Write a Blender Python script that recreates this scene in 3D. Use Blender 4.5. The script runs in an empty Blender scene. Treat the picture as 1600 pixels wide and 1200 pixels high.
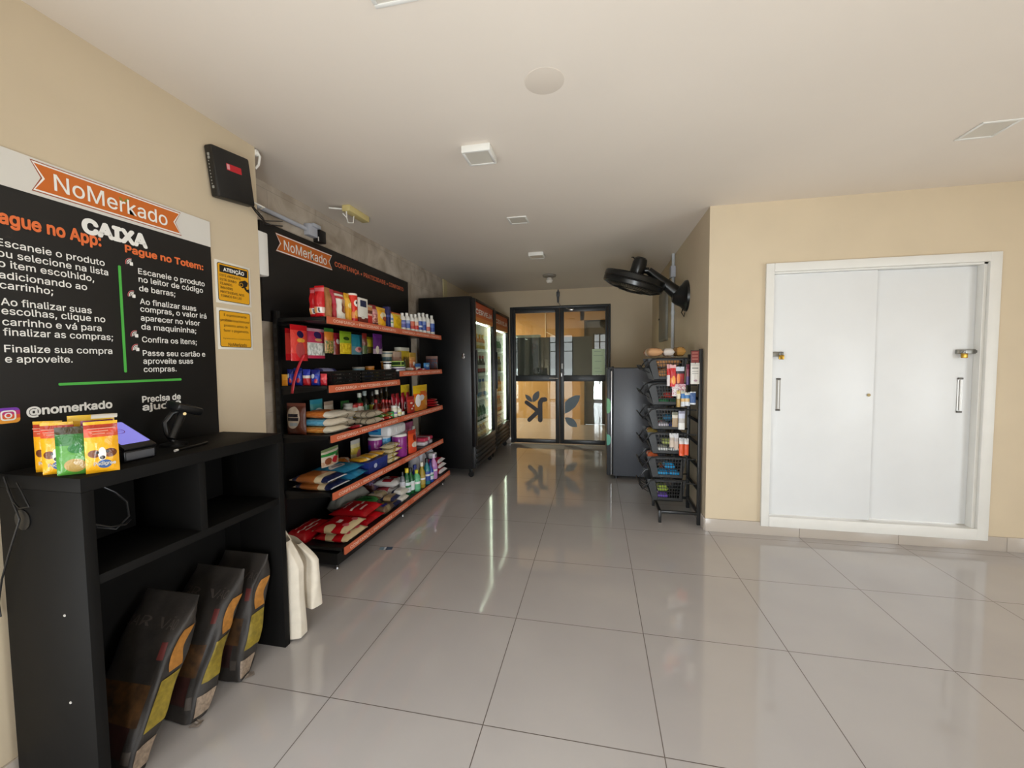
import bpy, bmesh, math, random
from mathutils import Vector, Matrix, noise as mnoise
S = bpy.context.scene
COL = S.collection
rnd = random.Random(7)

# ------------------------------------------------------------------ camera
FPX, TILE = 632.0116, 0.62
CAM = Vector((1.016577, -1.337039, 1.299162))
RIGHT = Vector((0.97916252, 0.20286123, -0.00938529))
UP = Vector((-0.00133991, 0.05266776, 0.99861119))
FWD = Vector((-0.20307379, 0.97779007, -0.05184211))
cd = bpy.data.cameras.new('camera')
cd.sensor_width = 36.0
cd.lens = FPX * 36.0 / 1600.0
cd.clip_start = 0.02
cam = bpy.data.objects.new('camera', cd)
m = Matrix.Identity(4)
for i in range(3):
    m[i][0], m[i][1], m[i][2], m[i][3] = RIGHT[i], UP[i], -FWD[i], CAM[i]
cam.matrix_world = m
COL.objects.link(cam)
S.camera = cam


def at(px, py, ax, val):
    """point of the room on the plane (axis ax = val) seen at a photo pixel"""
    d = RIGHT * ((px - 800) / FPX) + UP * (-(py - 600) / FPX) + FWD
    t = (val - CAM[ax]) / d[ax]
    return CAM + d * t


# ------------------------------------------------------------------ light
S.view_settings.view_transform = 'Standard'
S.view_settings.look = 'None'
S.view_settings.gamma = 1.0
S.view_settings.use_curve_mapping = False
S.view_settings.exposure = 0.1
W = bpy.data.worlds.new('sky')
S.world = W
W.use_nodes = True
W.node_tree.nodes['Background'].inputs[0].default_value = (0.93, 0.97, 1.0, 1)
W.node_tree.nodes['Background'].inputs[1].default_value = 4.0


def area(name, loc, rot, sx, sy, power, col=(1, 1, 1), spread=180):
    l = bpy.data.lights.new(name, 'AREA')
    l.shape = 'RECTANGLE'; l.size = sx; l.size_y = sy
    l.energy = power; l.color = col; l.spread = math.radians(spread)
    o = bpy.data.objects.new(name, l); COL.objects.link(o)
    o.location = loc; o.rotation_euler = rot
    return o


# daylight coming in low through the openings of the entrance side, behind the camera, then an added fill at right
DAY = (0.88, 0.95, 1.0)
area('daylight_centre', (1.15, -2.36, 0.58), (math.radians(103), 0, 0), 0.4, 1.05, 26, DAY, 110)
area('daylight_left', (-0.14, -2.36, 0.58), (math.radians(103), 0, 0), 0.78, 1.05, 3, DAY)
area('daylight_side', (-0.80, -1.66, 0.58), (math.radians(100), 0, math.radians(-90)), 1.05, 1.05, 36, DAY)
area('added_right_fill', (5.56, -1.1, 0.78), (math.radians(97), 0, math.radians(90)), 1.9, 1.35, 33, DAY)  # added fill from an unseen right opening, brightens the shelves and left wall

# ------------------------------------------------------------------ materials
MATS = {}


def lin(c):
    if isinstance(c, str):
        c = [int(c[i:i + 2], 16) / 255 for i in (0, 2, 4)]
    return tuple(x / 12.92 if x <= 0.04045 else ((x + 0.055) / 1.055) ** 2.4 for x in c) + (1.0,)


def newmat(name):
    mt = bpy.data.materials.new(name); mt.use_nodes = True
    nt = mt.node_tree
    return mt, nt, nt.nodes['Principled BSDF']


def M(name, col='808080', rough=0.5, metal=0.0, spec=0.5, noise=0.0, nscale=8.0, bump=0.0, emit=0.0, coat=0.0):
    if name in MATS: return MATS[name]
    mt, nt, b = newmat(name)
    b.inputs['Base Color'].default_value = lin(col)
    b.inputs['Roughness'].default_value = rough
    b.inputs['Metallic'].default_value = metal
    b.inputs['Specular IOR Level'].default_value = spec
    b.inputs['Coat Weight'].default_value = coat
    if emit:
        b.inputs['Emission Color'].default_value = lin(col)
        b.inputs['Emission Strength'].default_value = emit
    if noise or bump:
        tc = nt.nodes.new('ShaderNodeTexCoord')
        nz = nt.nodes.new('ShaderNodeTexNoise')
        nz.inputs['Scale'].default_value = nscale; nz.inputs['Detail'].default_value = 5
        nt.links.new(tc.outputs['Object'], nz.inputs['Vector'])
        if noise:
            c = lin(col)
            r = nt.nodes.new('ShaderNodeValToRGB')
            r.color_ramp.elements[0].position = 0.3; r.color_ramp.elements[1].position = 0.7
            r.color_ramp.elements[0].color = [x * (1 - noise) for x in c[:3]] + [1]
            r.color_ramp.elements[1].color = [min(1, x * (1 + noise)) for x in c[:3]] + [1]
            nt.links.new(nz.outputs['Fac'], r.inputs['Fac'])
            nt.links.new(r.outputs['Color'], b.inputs['Base Color'])
        if bump:
            bp = nt.nodes.new('ShaderNodeBump'); bp.inputs['Strength'].default_value = bump
            bp.inputs['Distance'].default_value = 0.01
            nt.links.new(nz.outputs['Fac'], bp.inputs['Height'])
            nt.links.new(bp.outputs['Normal'], b.inputs['Normal'])
    MATS[name] = mt
    return mt


def floor_mat():
    mt, nt, b = newmat('polished_porcelain')
    N, L = nt.nodes.new, nt.links.new
    tc = N('ShaderNodeTexCoord'); sp = N('ShaderNodeSeparateXYZ'); L(tc.outputs['Object'], sp.inputs[0])
    ds = []
    for k in (0, 1):
        a = N('ShaderNodeMath'); a.operation = 'DIVIDE'; L(sp.outputs[k], a.inputs[0]); a.inputs[1].default_value = TILE
        p = N('ShaderNodeMath'); p.operation = 'PINGPONG'; L(a.outputs[0], p.inputs[0]); p.inputs[1].default_value = 0.5
        ds.append(p)
    mn = N('ShaderNodeMath'); mn.operation = 'MINIMUM'; L(ds[0].outputs[0], mn.inputs[0]); L(ds[1].outputs[0], mn.inputs[1])
    lt = N('ShaderNodeMath'); lt.operation = 'LESS_THAN'; L(mn.outputs[0], lt.inputs[0]); lt.inputs[1].default_value = 0.0028
    nz = N('ShaderNodeTexNoise'); nz.inputs['Scale'].default_value = 1.7; nz.inputs['Detail'].default_value = 6
    L(tc.outputs['Object'], nz.inputs['Vector'])
    r = N('ShaderNodeValToRGB'); r.color_ramp.elements[0].position = 0.3; r.color_ramp.elements[1].position = 0.7
    r.color_ramp.elements[0].color = lin('b3aeac'); r.color_ramp.elements[1].color = lin('bcb7b4')
    L(nz.outputs['Fac'], r.inputs['Fac'])
    mx = N('ShaderNodeMix'); mx.data_type = 'RGBA'
    L(lt.outputs[0], mx.inputs['Factor']); L(r.outputs['Color'], mx.inputs['A']); mx.inputs['B'].default_value = lin('5a5049')
    L(mx.outputs['Result'], b.inputs['Base Color'])
    n2 = N('ShaderNodeTexNoise'); n2.inputs['Scale'].default_value = 3.0; n2.inputs['Detail'].default_value = 8
    L(tc.outputs['Object'], n2.inputs['Vector'])
    mr = N('ShaderNodeMapRange'); mr.inputs['From Min'].default_value = 0.35; mr.inputs['From Max'].default_value = 0.75
    mr.inputs['To Min'].default_value = 0.035; mr.inputs['To Max'].default_value = 0.1
    L(n2.outputs['Fac'], mr.inputs['Value'])
    ad = N('ShaderNodeMath'); ad.operation = 'MULTIPLY_ADD'; L(lt.outputs[0], ad.inputs[0]); ad.inputs[1].default_value = 0.5
    L(mr.outputs[0], ad.inputs[2]); L(ad.outputs[0], b.inputs['Roughness'])
    b.inputs['Specular IOR Level'].default_value = 0.8
    return mt


def concrete_mat():
    mt, nt, b = newmat('concrete_look_tile')
    N, L = nt.nodes.new, nt.links.new
    tc = N('ShaderNodeTexCoord'); sp = N('ShaderNodeSeparateXYZ'); L(tc.outputs['Object'], sp.inputs[0])
    cb = N('ShaderNodeCombineXYZ'); L(sp.outputs[1], cb.inputs[0]); L(sp.outputs[2], cb.inputs[1])
    br = N('ShaderNodeTexBrick'); L(cb.outputs[0], br.inputs['Vector'])
    br.inputs['Scale'].default_value = 1.0; br.inputs['Brick Width'].default_value = 0.9; br.inputs['Row Height'].default_value = 0.2
    br.inputs['Mortar Size'].default_value = 0.0015; br.inputs['Bias'].default_value = 0.0
    br.inputs['Color1'].default_value = lin('cbbfb0'); br.inputs['Color2'].default_value = lin('d3c8b9'); br.inputs['Mortar'].default_value = lin('b0a698')
    nz = N('ShaderNodeTexNoise'); nz.inputs['Scale'].default_value = 5.0; nz.inputs['Detail'].default_value = 8; nz.inputs['Distortion'].default_value = 0.6
    L(tc.outputs['Object'], nz.inputs['Vector'])
    r = N('ShaderNodeValToRGB'); r.color_ramp.elements[0].position = 0.3; r.color_ramp.elements[1].position = 0.72
    r.color_ramp.elements[0].color = lin('c2bab0'); r.color_ramp.elements[1].color = (1, 1, 1, 1)
    L(nz.outputs['Fac'], r.inputs['Fac'])
    mx = N('ShaderNodeMix'); mx.data_type = 'RGBA'; mx.blend_type = 'MULTIPLY'; mx.inputs['Factor'].default_value = 1.0
    L(br.outputs['Color'], mx.inputs['A']); L(r.outputs['Color'], mx.inputs['B'])
    L(mx.outputs['Result'], b.inputs['Base Color'])
    b.inputs['Roughness'].default_value = 0.6
    return mt


def glass_mat(name, tint='ffffff', film=0.0, filmcol='808080', refl=1.0):
    mt = bpy.data.materials.new(name); mt.use_nodes = True
    nt = mt.node_tree; nt.nodes.clear(); N, L = nt.nodes.new, nt.links.new
    out = N('ShaderNodeOutputMaterial')
    tr = N('ShaderNodeBsdfTransparent'); tr.inputs[0].default_value = lin(tint)
    gl = N('ShaderNodeBsdfGlossy'); gl.inputs['Roughness'].default_value = 0.01
    base = tr
    if film:
        df = N('ShaderNodeBsdfDiffuse'); df.inputs[0].default_value = lin(filmcol)
        mf = N('ShaderNodeMixShader'); mf.inputs[0].default_value = film
        L(tr.outputs[0], mf.inputs[1]); L(df.outputs[0], mf.inputs[2]); base = mf
    fr = N('ShaderNodeFresnel'); ge = N('ShaderNodeNewGeometry'); io = N('ShaderNodeMath'); io.operation = 'MULTIPLY_ADD'
    L(ge.outputs['Backfacing'], io.inputs[0]); io.inputs[1].default_value = 1 / 1.5 - 1.5; io.inputs[2].default_value = 1.5; L(io.outputs[0], fr.inputs['IOR'])
    mu = N('ShaderNodeMath'); mu.operation = 'MULTIPLY'; mu.inputs[1].default_value = refl; L(fr.outputs[0], mu.inputs[0])
    mx = N('ShaderNodeMixShader'); L(mu.outputs[0], mx.inputs[0]); L(base.outputs[0], mx.inputs[1]); L(gl.outputs[0], mx.inputs[2])
    L(mx.outputs[0], out.inputs[0])
    return mt


PKC = {}


def pk(base, bands=(), spots=(), mott=None, rough=0.32, ax=2, uv=(1, 2)):
    """printed packaging: bands along one axis, round or square printed shapes, a mottled food picture"""
    key = (base, tuple(bands), tuple(spots), mott, rough, ax, uv)
    if key in PKC: return PKC[key]
    mt, nt, b = newmat('print_' + str(len(PKC)))
    N, L = nt.nodes.new, nt.links.new
    tc = N('ShaderNodeTexCoord'); sp = N('ShaderNodeSeparateXYZ'); L(tc.outputs['Generated'], sp.inputs[0])
    r = N('ShaderNodeValToRGB'); r.color_ramp.interpolation = 'CONSTANT'
    els = r.color_ramp.elements
    els[0].position = 0; els[0].color = lin(base)
    els.remove(els[1])
    for pz, c in bands:
        e = els.new(pz); e.color = lin(c)
    L(sp.outputs[ax], r.inputs['Fac'])
    cur = r.outputs['Color']
    cb = N('ShaderNodeCombineXYZ'); L(sp.outputs[uv[0]], cb.inputs[0]); L(sp.outputs[uv[1]], cb.inputs[1])

    def mix(fac, colsock=None, col=None):
        nonlocal cur
        mx = N('ShaderNodeMix'); mx.data_type = 'RGBA'; L(fac, mx.inputs['Factor']); L(cur, mx.inputs['A'])
        if colsock is not None: L(colsock, mx.inputs['B'])
        else: mx.inputs['B'].default_value = lin(col)
        cur = mx.outputs['Result']
    if mott:
        v0, v1, ca, cb2, sc = mott
        nz = N('ShaderNodeTexNoise'); nz.inputs['Scale'].default_value = sc; nz.inputs['Detail'].default_value = 2
        L(tc.outputs['Generated'], nz.inputs['Vector'])
        rr = N('ShaderNodeValToRGB'); rr.color_ramp.elements[0].position = 0.42; rr.color_ramp.elements[1].position = 0.58
        rr.color_ramp.elements[0].color = lin(ca); rr.color_ramp.elements[1].color = lin(cb2)
        L(nz.outputs['Fac'], rr.inputs['Fac'])
        g1 = N('ShaderNodeMath'); g1.operation = 'GREATER_THAN'; L(sp.outputs[ax], g1.inputs[0]); g1.inputs[1].default_value = v0
        g2 = N('ShaderNodeMath'); g2.operation = 'LESS_THAN'; L(sp.outputs[ax], g2.inputs[0]); g2.inputs[1].default_value = v1
        g3 = N('ShaderNodeMath'); g3.operation = 'MULTIPLY'; L(g1.outputs[0], g3.inputs[0]); L(g2.outputs[0], g3.inputs[1])
        mix(g3.outputs[0], rr.outputs['Color'])
    for s in spots:
        u, v, ru, rv, c = s[:5]
        su = N('ShaderNodeVectorMath'); su.operation = 'SUBTRACT'; L(cb.outputs[0], su.inputs[0]); su.inputs[1].default_value = (u, v, 0)
        dv = N('ShaderNodeVectorMath'); dv.operation = 'DIVIDE'; L(su.outputs[0], dv.inputs[0]); dv.inputs[1].default_value = (ru, rv, 1)
        if len(s) > 5:
            ab = N('ShaderNodeVectorMath'); ab.operation = 'ABSOLUTE'; L(dv.outputs[0], ab.inputs[0])
            s2 = N('ShaderNodeSeparateXYZ'); L(ab.outputs[0], s2.inputs[0])
            le = N('ShaderNodeMath'); le.operation = 'MAXIMUM'; L(s2.outputs[0], le.inputs[0]); L(s2.outputs[1], le.inputs[1]); o = le.outputs[0]
        else:
            le = N('ShaderNodeVectorMath'); le.operation = 'LENGTH'; L(dv.outputs[0], le.inputs[0]); o = le.outputs['Value']
        lt = N('ShaderNodeMath'); lt.operation = 'LESS_THAN'; L(o, lt.inputs[0]); lt.inputs[1].default_value = 1.0
        mix(lt.outputs[0], None, c)
    fd = N('ShaderNodeTexNoise'); fd.inputs['Scale'].default_value = 38.0; fd.inputs['Detail'].default_value = 3; fd.inputs['Distortion'].default_value = 0.8
    L(tc.outputs['Object'], fd.inputs['Vector'])
    bp = N('ShaderNodeBump'); bp.inputs['Strength'].default_value = 0.45; bp.inputs['Distance'].default_value = 0.006
    L(fd.outputs['Fac'], bp.inputs['Height']); L(bp.outputs['Normal'], b.inputs['Normal'])
    L(cur, b.inputs['Base Color'])
    b.inputs['Roughness'].default_value = rough
    PKC[key] = mt
    return mt


WALLP = M('wall_paint_beige', 'd1c0a4', 0.7, noise=0.03, nscale=3, bump=0.02)
CEILP = M('ceiling_paint', 'e4d9cc', 0.8, noise=0.02, nscale=1.5)
WHITE = M('white_lacquer', 'e3e4e4', 0.38, noise=0.015, nscale=5)
WHITEF = M('white_painted_wood', 'e4e2dc', 0.45, noise=0.02, nscale=9)
BLACK = M('black_powder_coat', '121212', 0.38)
BLACKM = M('black_melamine', '131211', 0.62, spec=0.12, noise=0.06, nscale=20)
BPLAS = M('black_plastic', '101011', 0.33)
CHROME = M('chrome', 'c8c8c8', 0.22, 1.0)
STEEL = M('brushed_steel', '9a9a9a', 0.35, 1.0)
GREYPL = M('grey_plastic', 'b9bbc4', 0.5)
WPLAS = M('white_plastic', 'e6e3dc', 0.45)
ORANGE = M('sign_orange', 'd9702a', 0.45)
RAIL = M('price_rail_orange', 'cf6a48', 0.42)
PWHITE = M('print_white', 'f2f0ea', 0.5)
PBLACK = M('print_black', '17150f', 0.5)
PGREEN = M('print_green', '4fb548', 0.5)
PORANGE = M('print_orange', 'e8733a', 0.5)
PPEACH = M('print_peach', 'eab79a', 0.5)
DKGREY = M('dark_grey_aluminium', '3f4244', 0.42)
FLOORM = floor_mat()
CONC = concrete_mat()


# ------------------------------------------------------------------ mesh helpers
class MB:
    def __init__(s):
        s.bm = bmesh.new(); s.mi = 0

    def _f(s, vs):
        try:
            f = s.bm.faces.new(vs); f.material_index = s.mi; f.smooth = True
            return f
        except ValueError:
            return None

    def box(s, lo, hi, bev=0.0, rot=None, seg=2):
        lo, hi = Vector(lo), Vector(hi)
        c = (lo + hi) / 2; h = (hi - lo) / 2
        tmp = bmesh.new()
        bmesh.ops.create_cube(tmp, size=2.0)
        for v in tmp.verts: v.co = Vector((v.co.x * h.x, v.co.y * h.y, v.co.z * h.z))
        if bev:
            bmesh.ops.bevel(tmp, geom=list(tmp.edges), offset=min(bev, min(h) * 0.95), segments=seg, affect='EDGES', profile=0.5)
        if rot is not None:
            for v in tmp.verts: v.co = rot @ v.co
        return s._merge(tmp, c)

    def _merge(s, tmp, off=Vector((0, 0, 0))):
        mp = {}
        for v in tmp.verts: mp[v.index] = s.bm.verts.new(v.co + off)
        tmp.verts.index_update()
        mp = {v: n for v, n in zip(tmp.verts, list(mp.values()))}
        for f in tmp.faces: s._f([mp[v] for v in f.verts])
        vs = list(mp.values())
        tmp.free()
        return vs

    def cyl(s, p0, p1, r0, r1=None, n=16, cap=True):
        p0, p1 = Vector(p0), Vector(p1); r1 = r0 if r1 is None else r1
        d = (p1 - p0).normalized()
        a = d.orthogonal().normalized(); b = d.cross(a)
        A = [s.bm.verts.new(p0 + (a * math.cos(t) + b * math.sin(t)) * r0) for t in [2 * math.pi * i / n for i in range(n)]]
        B = [s.bm.verts.new(p1 + (a * math.cos(t) + b * math.sin(t)) * r1) for t in [2 * math.pi * i / n for i in range(n)]]
        for i in range(n): s._f([A[i], A[(i + 1) % n], B[(i + 1) % n], B[i]])
        if cap: s._f(A[::-1]); s._f(B)

    def tube(s, pts, r, n=8, closed=False):
        pts = [Vector(p) for p in pts]; rings = []
        m_ = len(pts)
        up = None
        for i, p in enumerate(pts):
            if closed: t = (pts[(i + 1) % m_] - pts[i - 1]).normalized()
            else: t = (pts[min(i + 1, m_ - 1)] - pts[max(i - 1, 0)]).normalized()
            if up is None: up = t.orthogonal().normalized()
            up = (up - t * up.dot(t)).normalized(); b = t.cross(up)
            rings.append([s.bm.verts.new(p + (up * math.cos(a) + b * math.sin(a)) * r) for a in [2 * math.pi * k / n for k in range(n)]])
        for i in range(m_ if closed else m_ - 1):
            A, B = rings[i], rings[(i + 1) % m_]
            for k in range(n): s._f([A[k], A[(k + 1) % n], B[(k + 1) % n], B[k]])
        if not closed: s._f(rings[0][::-1]); s._f(rings[-1])

    def lathe(s, prof, c=(0, 0, 0), n=20, axis=None, sx=1.0, sy=1.0):
        c = Vector(c)
        R = Vector((0, 0, 1)).rotation_difference(Vector(axis)).to_matrix() if axis is not None else Matrix.Identity(3)
        rings = []
        for r, z in prof:
            if r < 1e-6: rings.append([s.bm.verts.new(c + R @ Vector((0, 0, z)))])
            else: rings.append([s.bm.verts.new(c + R @ Vector((r * sx * math.cos(2 * math.pi * k / n), r * sy * math.sin(2 * math.pi * k / n), z))) for k in range(n)])
        for A, B in zip(rings, rings[1:]):
            for k in range(n):
                k2 = (k + 1) % n
                if len(A) == 1 and len(B) == 1: continue
                if len(A) == 1: s._f([A[0], B[k2], B[k]])
                elif len(B) == 1: s._f([A[k], A[k2], B[0]])
                else: s._f([A[k], A[k2], B[k2], B[k]])
        if len(rings[0]) > 1: s._f(rings[0][::-1])
        if len(rings[-1]) > 1: s._f(rings[-1])

    def prism(s, poly, fn, d0, d1):
        """poly of (u, v); fn(u, v, d) -> point; extruded from depth d0 to d1"""
        A = [s.bm.verts.new(fn(u, v, d0)) for u, v in poly]
        B = [s.bm.verts.new(fn(u, v, d1)) for u, v in poly]
        n = len(poly)
        s._f(A[::-1]); s._f(B)
        for i in range(n): s._f([A[i], A[(i + 1) % n], B[(i + 1) % n], B[i]])

    def grid(s, fn, nu, nv, closed_u=False):
        V = [[s.bm.verts.new(fn(i / nu, j / nv)) for i in range(nu if closed_u else nu + 1)] for j in range(nv + 1)]
        n = len(V[0])
        for j in range(nv):
            for i in range(nu):
                s._f([V[j][i], V[j][(i + 1) % n], V[j + 1][(i + 1) % n], V[j + 1][i]])
        return V

    def build(s, name, mats, parent=None, world=True, loc=None, ang=35):
        bmesh.ops.recalc_face_normals(s.bm, faces=list(s.bm.faces))
        me = bpy.data.meshes.new(name); s.bm.to_mesh(me); s.bm.free()
        for mt in (mats if isinstance(mats, (list, tuple)) else [mats]): me.materials.append(mt)
        me.set_sharp_from_angle(angle=math.radians(ang))
        o = bpy.data.objects.new(name, me); COL.objects.link(o)
        if loc is not None: o.location = loc
        if parent is not None:
            o.parent = parent
            if world:
                if parent.parent is None: o.matrix_parent_inverse = Matrix.Translation(-parent.location)
        return o


def tag(o, label=None, cat=None, group=None, kind=None):
    if label: o['label'] = label
    if cat: o['category'] = cat
    if group: o['group'] = group
    if kind: o['kind'] = kind
    return o


def thing(name, label, cat, loc=(0, 0, 0), rz=0.0, group=None, kind=None):
    o = bpy.data.objects.new(name, None); COL.objects.link(o)
    o.location = loc; o.rotation_euler = (0, 0, rz); o.empty_display_size = 0.05
    return tag(o, label, cat, group, kind)


def bx(lo, hi, bev=0.0, mb=None, rot=None):
    mb = mb or MB(); mb.box(lo, hi, bev, rot); return mb


def struct(name, mb, mat, label, cat, parent=None):
    o = mb.build(name, mat, parent)
    return tag(o, label, cat, None, 'structure')


_capcache = {}


try:            # Blender's own interface typeface; the built-in one is the fallback
    import os
    FONT = bpy.data.fonts.load(os.path.join(bpy.utils.system_resource('DATAFILES', path='fonts'), 'Inter.woff2'))
except Exception:
    FONT = None


def _curve(sx, bold, spacing=1.0):
    c = bpy.data.curves.new('t', 'FONT'); c.body = sx;
    if FONT: c.font = FONT
    c.offset = bold; c.resolution_u = 3; c.space_character = spacing
    c.dimensions = '2D'; c.fill_mode = 'FRONT'
    o = bpy.data.objects.new('t', c)
    me = bpy.data.meshes.new_from_object(o)
    vs = [v.co.copy() for v in me.vertices]; fs = [tuple(p.vertices) for p in me.polygons]
    bpy.data.objects.remove(o); bpy.data.curves.remove(c); bpy.data.meshes.remove(me)
    return vs, fs


def text(mb, sx, u0, u1, v0, cap, fn, d=0.0, bold=0.0, heavy=0.0):
    """lettering fitted between u0 and u1, on the baseline v0, capital height cap"""
    if bold not in _capcache:
        vs, _ = _curve('H', bold); ys = [v.y for v in vs]; _capcache[bold] = (min(ys), max(ys))
    y0, y1 = _capcache[bold]
    vs, fs = _curve(sx, bold)
    if not vs: return
    x0 = min(v.x for v in vs); x1 = max(v.x for v in vs)
    kx = (u1 - u0) / (x1 - x0); ky = cap / (y1 - y0)
    ring = [(0, 0)] + [(heavy * math.cos(a), heavy * math.sin(a)) for a in [math.pi / 4 * k for k in range(8)]] if heavy else [(0, 0)]
    for k, (eu, ev) in enumerate(ring):
        V = [mb.bm.verts.new(fn(u0 + (v.x - x0 + eu) * kx, v0 + (v.y - y0 + ev) * ky, d + 0.00006 * k)) for v in vs]
        for f in fs:
            g = mb._f([V[i] for i in f])
            if g: g.smooth = False


def rrect(u0, v0, u1, v1, r, n=5):
    pts = []
    for cx, cy, a0 in ((u1 - r, v0 + r, -90), (u1 - r, v1 - r, 0), (u0 + r, v1 - r, 90), (u0 + r, v0 + r, 180)):
        for k in range(n + 1):
            a = math.radians(a0 + 90 * k / n); pts.append((cx + r * math.cos(a), cy + r * math.sin(a)))
    return pts


def on_x(x):            # things printed on a wall facing +x
    return lambda u, v, d: Vector((x + d, u, v))


def on_y(y):            # things printed on a face facing -y
    return lambda u, v, d: Vector((u, y - d, v))

# ------------------------------------------------------------------ the room
ZC, XL, XG, XR, YR, YB, YE = 2.44, -0.735, -1.01, 1.84, 1.945, 5.05, -2.3
ZD = 2.185
struct('floor', bx((-3.2, YE - 0.1, -0.06), (6.0, 8.6, 0)), FLOORM, 'polished light grey floor of large square porcelain tiles', 'floor')
struct('ceiling', bx((-3.2, YE - 0.1, ZC), (6.0, 8.6, ZC + 0.08)), CEILP, 'plain off-white painted ceiling', 'ceiling')
mb = bx((-1.3, -1.1, 0), (XL, 0.525, ZC)); mb.box((-0.9, YE, 0), (XL, -2.2, ZC)); mb.box((-0.9, -2.2, 2.2), (XL, -1.1, ZC))
struct('wall_left', mb, WALLP, 'beige wall carrying the checkout sign', 'wall')
struct('wall_left_concrete', bx((-1.3, 0.525, 0), (XG, 3.88, ZC)), CONC, 'grey concrete-look tiled wall behind the shelves', 'wall')
struct('wall_left_end', bx((-1.3, 4.02, 0), (XG, YB, ZC)), WALLP, 'beige wall end beside the back wall behind the coolers', 'wall')
struct('trim_1', bx((-1.3, 3.88, 0), (XG + 0.012, 4.02, ZC)), M('trim_cream', 'cfc295', 0.6), 'narrow cream strip at the end of the concrete wall', 'trim')
mb = bx((-1.3, YB, 0), (-0.33, YB + 0.12, ZC)); mb.box((1.235, YB, 0), (2.1, YB + 0.12, ZC)); mb.box((-0.33, YB, ZD), (1.235, YB + 0.12, ZC))
struct('wall_back', mb, WALLP, 'beige end wall around the glass double door', 'wall')
struct('wall_corridor_right', bx((XR, YR + 0.001, 0), (XR + 0.1, YB, ZC)), WALLP, 'beige side wall carrying the fan', 'wall')
DX0, DX1, DZ0, DZ1 = 2.272, 3.545, 0.135, 1.935
mb = bx((XR + 0.1, YR, 0), (DX0, YR + 0.14, ZC)); mb.box((DX1, YR, 0), (5.6, YR + 0.14, ZC))
mb.box((DX0, YR, DZ1), (DX1, YR + 0.14, ZC)); mb.box((DX0, YR, 0), (DX1, YR + 0.14, DZ0)); mb.box((XR, YR, 0), (XR + 0.1, YR + 0.001, ZC))
struct('wall_front_right', mb, WALLP, 'beige wall around the white sliding closet', 'wall')
mb = bx((5.5, YE, 0), (5.6, -2.1, ZC)); mb.box((5.5, -0.1, 0), (5.6, YR, ZC)); mb.box((5.5, -2.1, 2.2), (5.6, -0.1, ZC))  # gap in this unseen wall is added for the right fill light
struct('wall_right', mb, WALLP, 'beige wall at the right end of the room', 'wall')
# entrance side behind the camera: openings to the street
OPEN = [(-0.55, 0.27, 0.0, 2.25), (0.93, 1.37, 0.0, 2.25)]
mb = MB(); x = -1.3
for a, b, z0, z1 in OPEN:
    mb.box((x, YE - 0.12, 0), (a, YE, ZC)); mb.box((a, YE - 0.12, z1), (b, YE, ZC)); x = b
mb.box((x, YE - 0.12, 0), (5.6, YE, ZC))
struct('wall_entrance', mb, WALLP, 'beige entrance wall with wide openings behind the viewer', 'wall')
for i, (a, b, z0, z1) in enumerate(OPEN):
    mb = MB()
    for xx in [a + 0.02, b - 0.02] + ([1.14] if i == 1 else []):
        mb.box((xx - 0.02, YE - 0.09, 0), (xx + 0.02, YE - 0.05, z1))
    for zz in (0.03, 1.68, 1.98, 2.23): mb.box((a, YE - 0.085, zz - 0.014), (b, YE - 0.055, zz + 0.014))
    struct('window_%d' % (i + 1), mb, DKGREY, 'grey metal frame in an entrance opening', 'window')
mb = MB()
for yy in (-2.18, -1.12): mb.box((-0.86, yy - 0.02, 0), (-0.82, yy + 0.02, 2.2))
for zz in (0.03, 1.68, 2.18): mb.box((-0.855, -2.16, zz - 0.014), (-0.825, -1.14, zz + 0.014))
struct('window_4', mb, DKGREY, 'grey metal frame in the side opening behind the viewer', 'window')
mb = MB()
for yy in (-2.08, -1.1, -0.12): mb.box((5.53, yy - 0.02, 0), (5.57, yy + 0.02, 2.2))
for zz in (0.03, 1.68, 2.18): mb.box((5.535, -2.06, zz - 0.014), (5.565, -0.14, zz + 0.014))
struct('window_5', mb, DKGREY, 'grey metal frame in an added unseen opening at far right', 'window')  # frame of the opening added for the right fill light
mb = bx((-12, -16, -0.1), (14, YE - 0.12, -0.03)); mb.box((-12, YE - 0.12, -0.1), (-3.2, 9, -0.03)); mb.box((6.0, YE - 0.12, -0.1), (14, 9, -0.03))
struct('ground_outside', mb, M('pavement', 'c9c4b6', 0.8, noise=0.05), 'pale pavement outside the entrance', 'ground')
# baseboards
BASEM = M('baseboard_porcelain', 'b9afa4', 0.16, noise=0.03, nscale=3)
mb = MB(); xs = [XR - 0.004] + [TILE * k for k in range(4, 9)] + [5.5]
for a, b in zip(xs, xs[1:]): mb.box((a + 0.001, YR - 0.011, 0), (b - 0.001, YR, 0.098), 0.002)
struct('baseboard_front', mb, BASEM, 'pale porcelain baseboard under the white closet', 'baseboard')
mb = MB(); ys = [YR] + [TILE * k for k in range(4, 9)] + [YB]
for a, b in zip(ys, ys[1:]): mb.box((XR - 0.011, a + 0.001, 0), (XR, b - 0.001, 0.098), 0.002)
struct('baseboard_corridor', mb, BASEM, 'pale porcelain baseboard along the side wall', 'baseboard')
struct('baseboard_left', bx((XL, -1.1, 0), (XL + 0.011, 0.525, 0.098), 0.002), BASEM, 'pale porcelain baseboard under the counter wall', 'baseboard')
mb = bx((1.235, YB - 0.011, 0), (XR, YB, 0.098), 0.002); mb.box((XG, YB - 0.011, 0), (-0.33, YB, 0.098), 0.002)
struct('baseboard_back', mb, BASEM, 'pale porcelain baseboard beside the glass door', 'baseboard')
mb = MB(); mb.lathe([(0, 0), (0.075, 0), (0.08, 0.001), (0.08, 0.002)], (0.81, 0.36, ZC - 0.002), 40)
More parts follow.
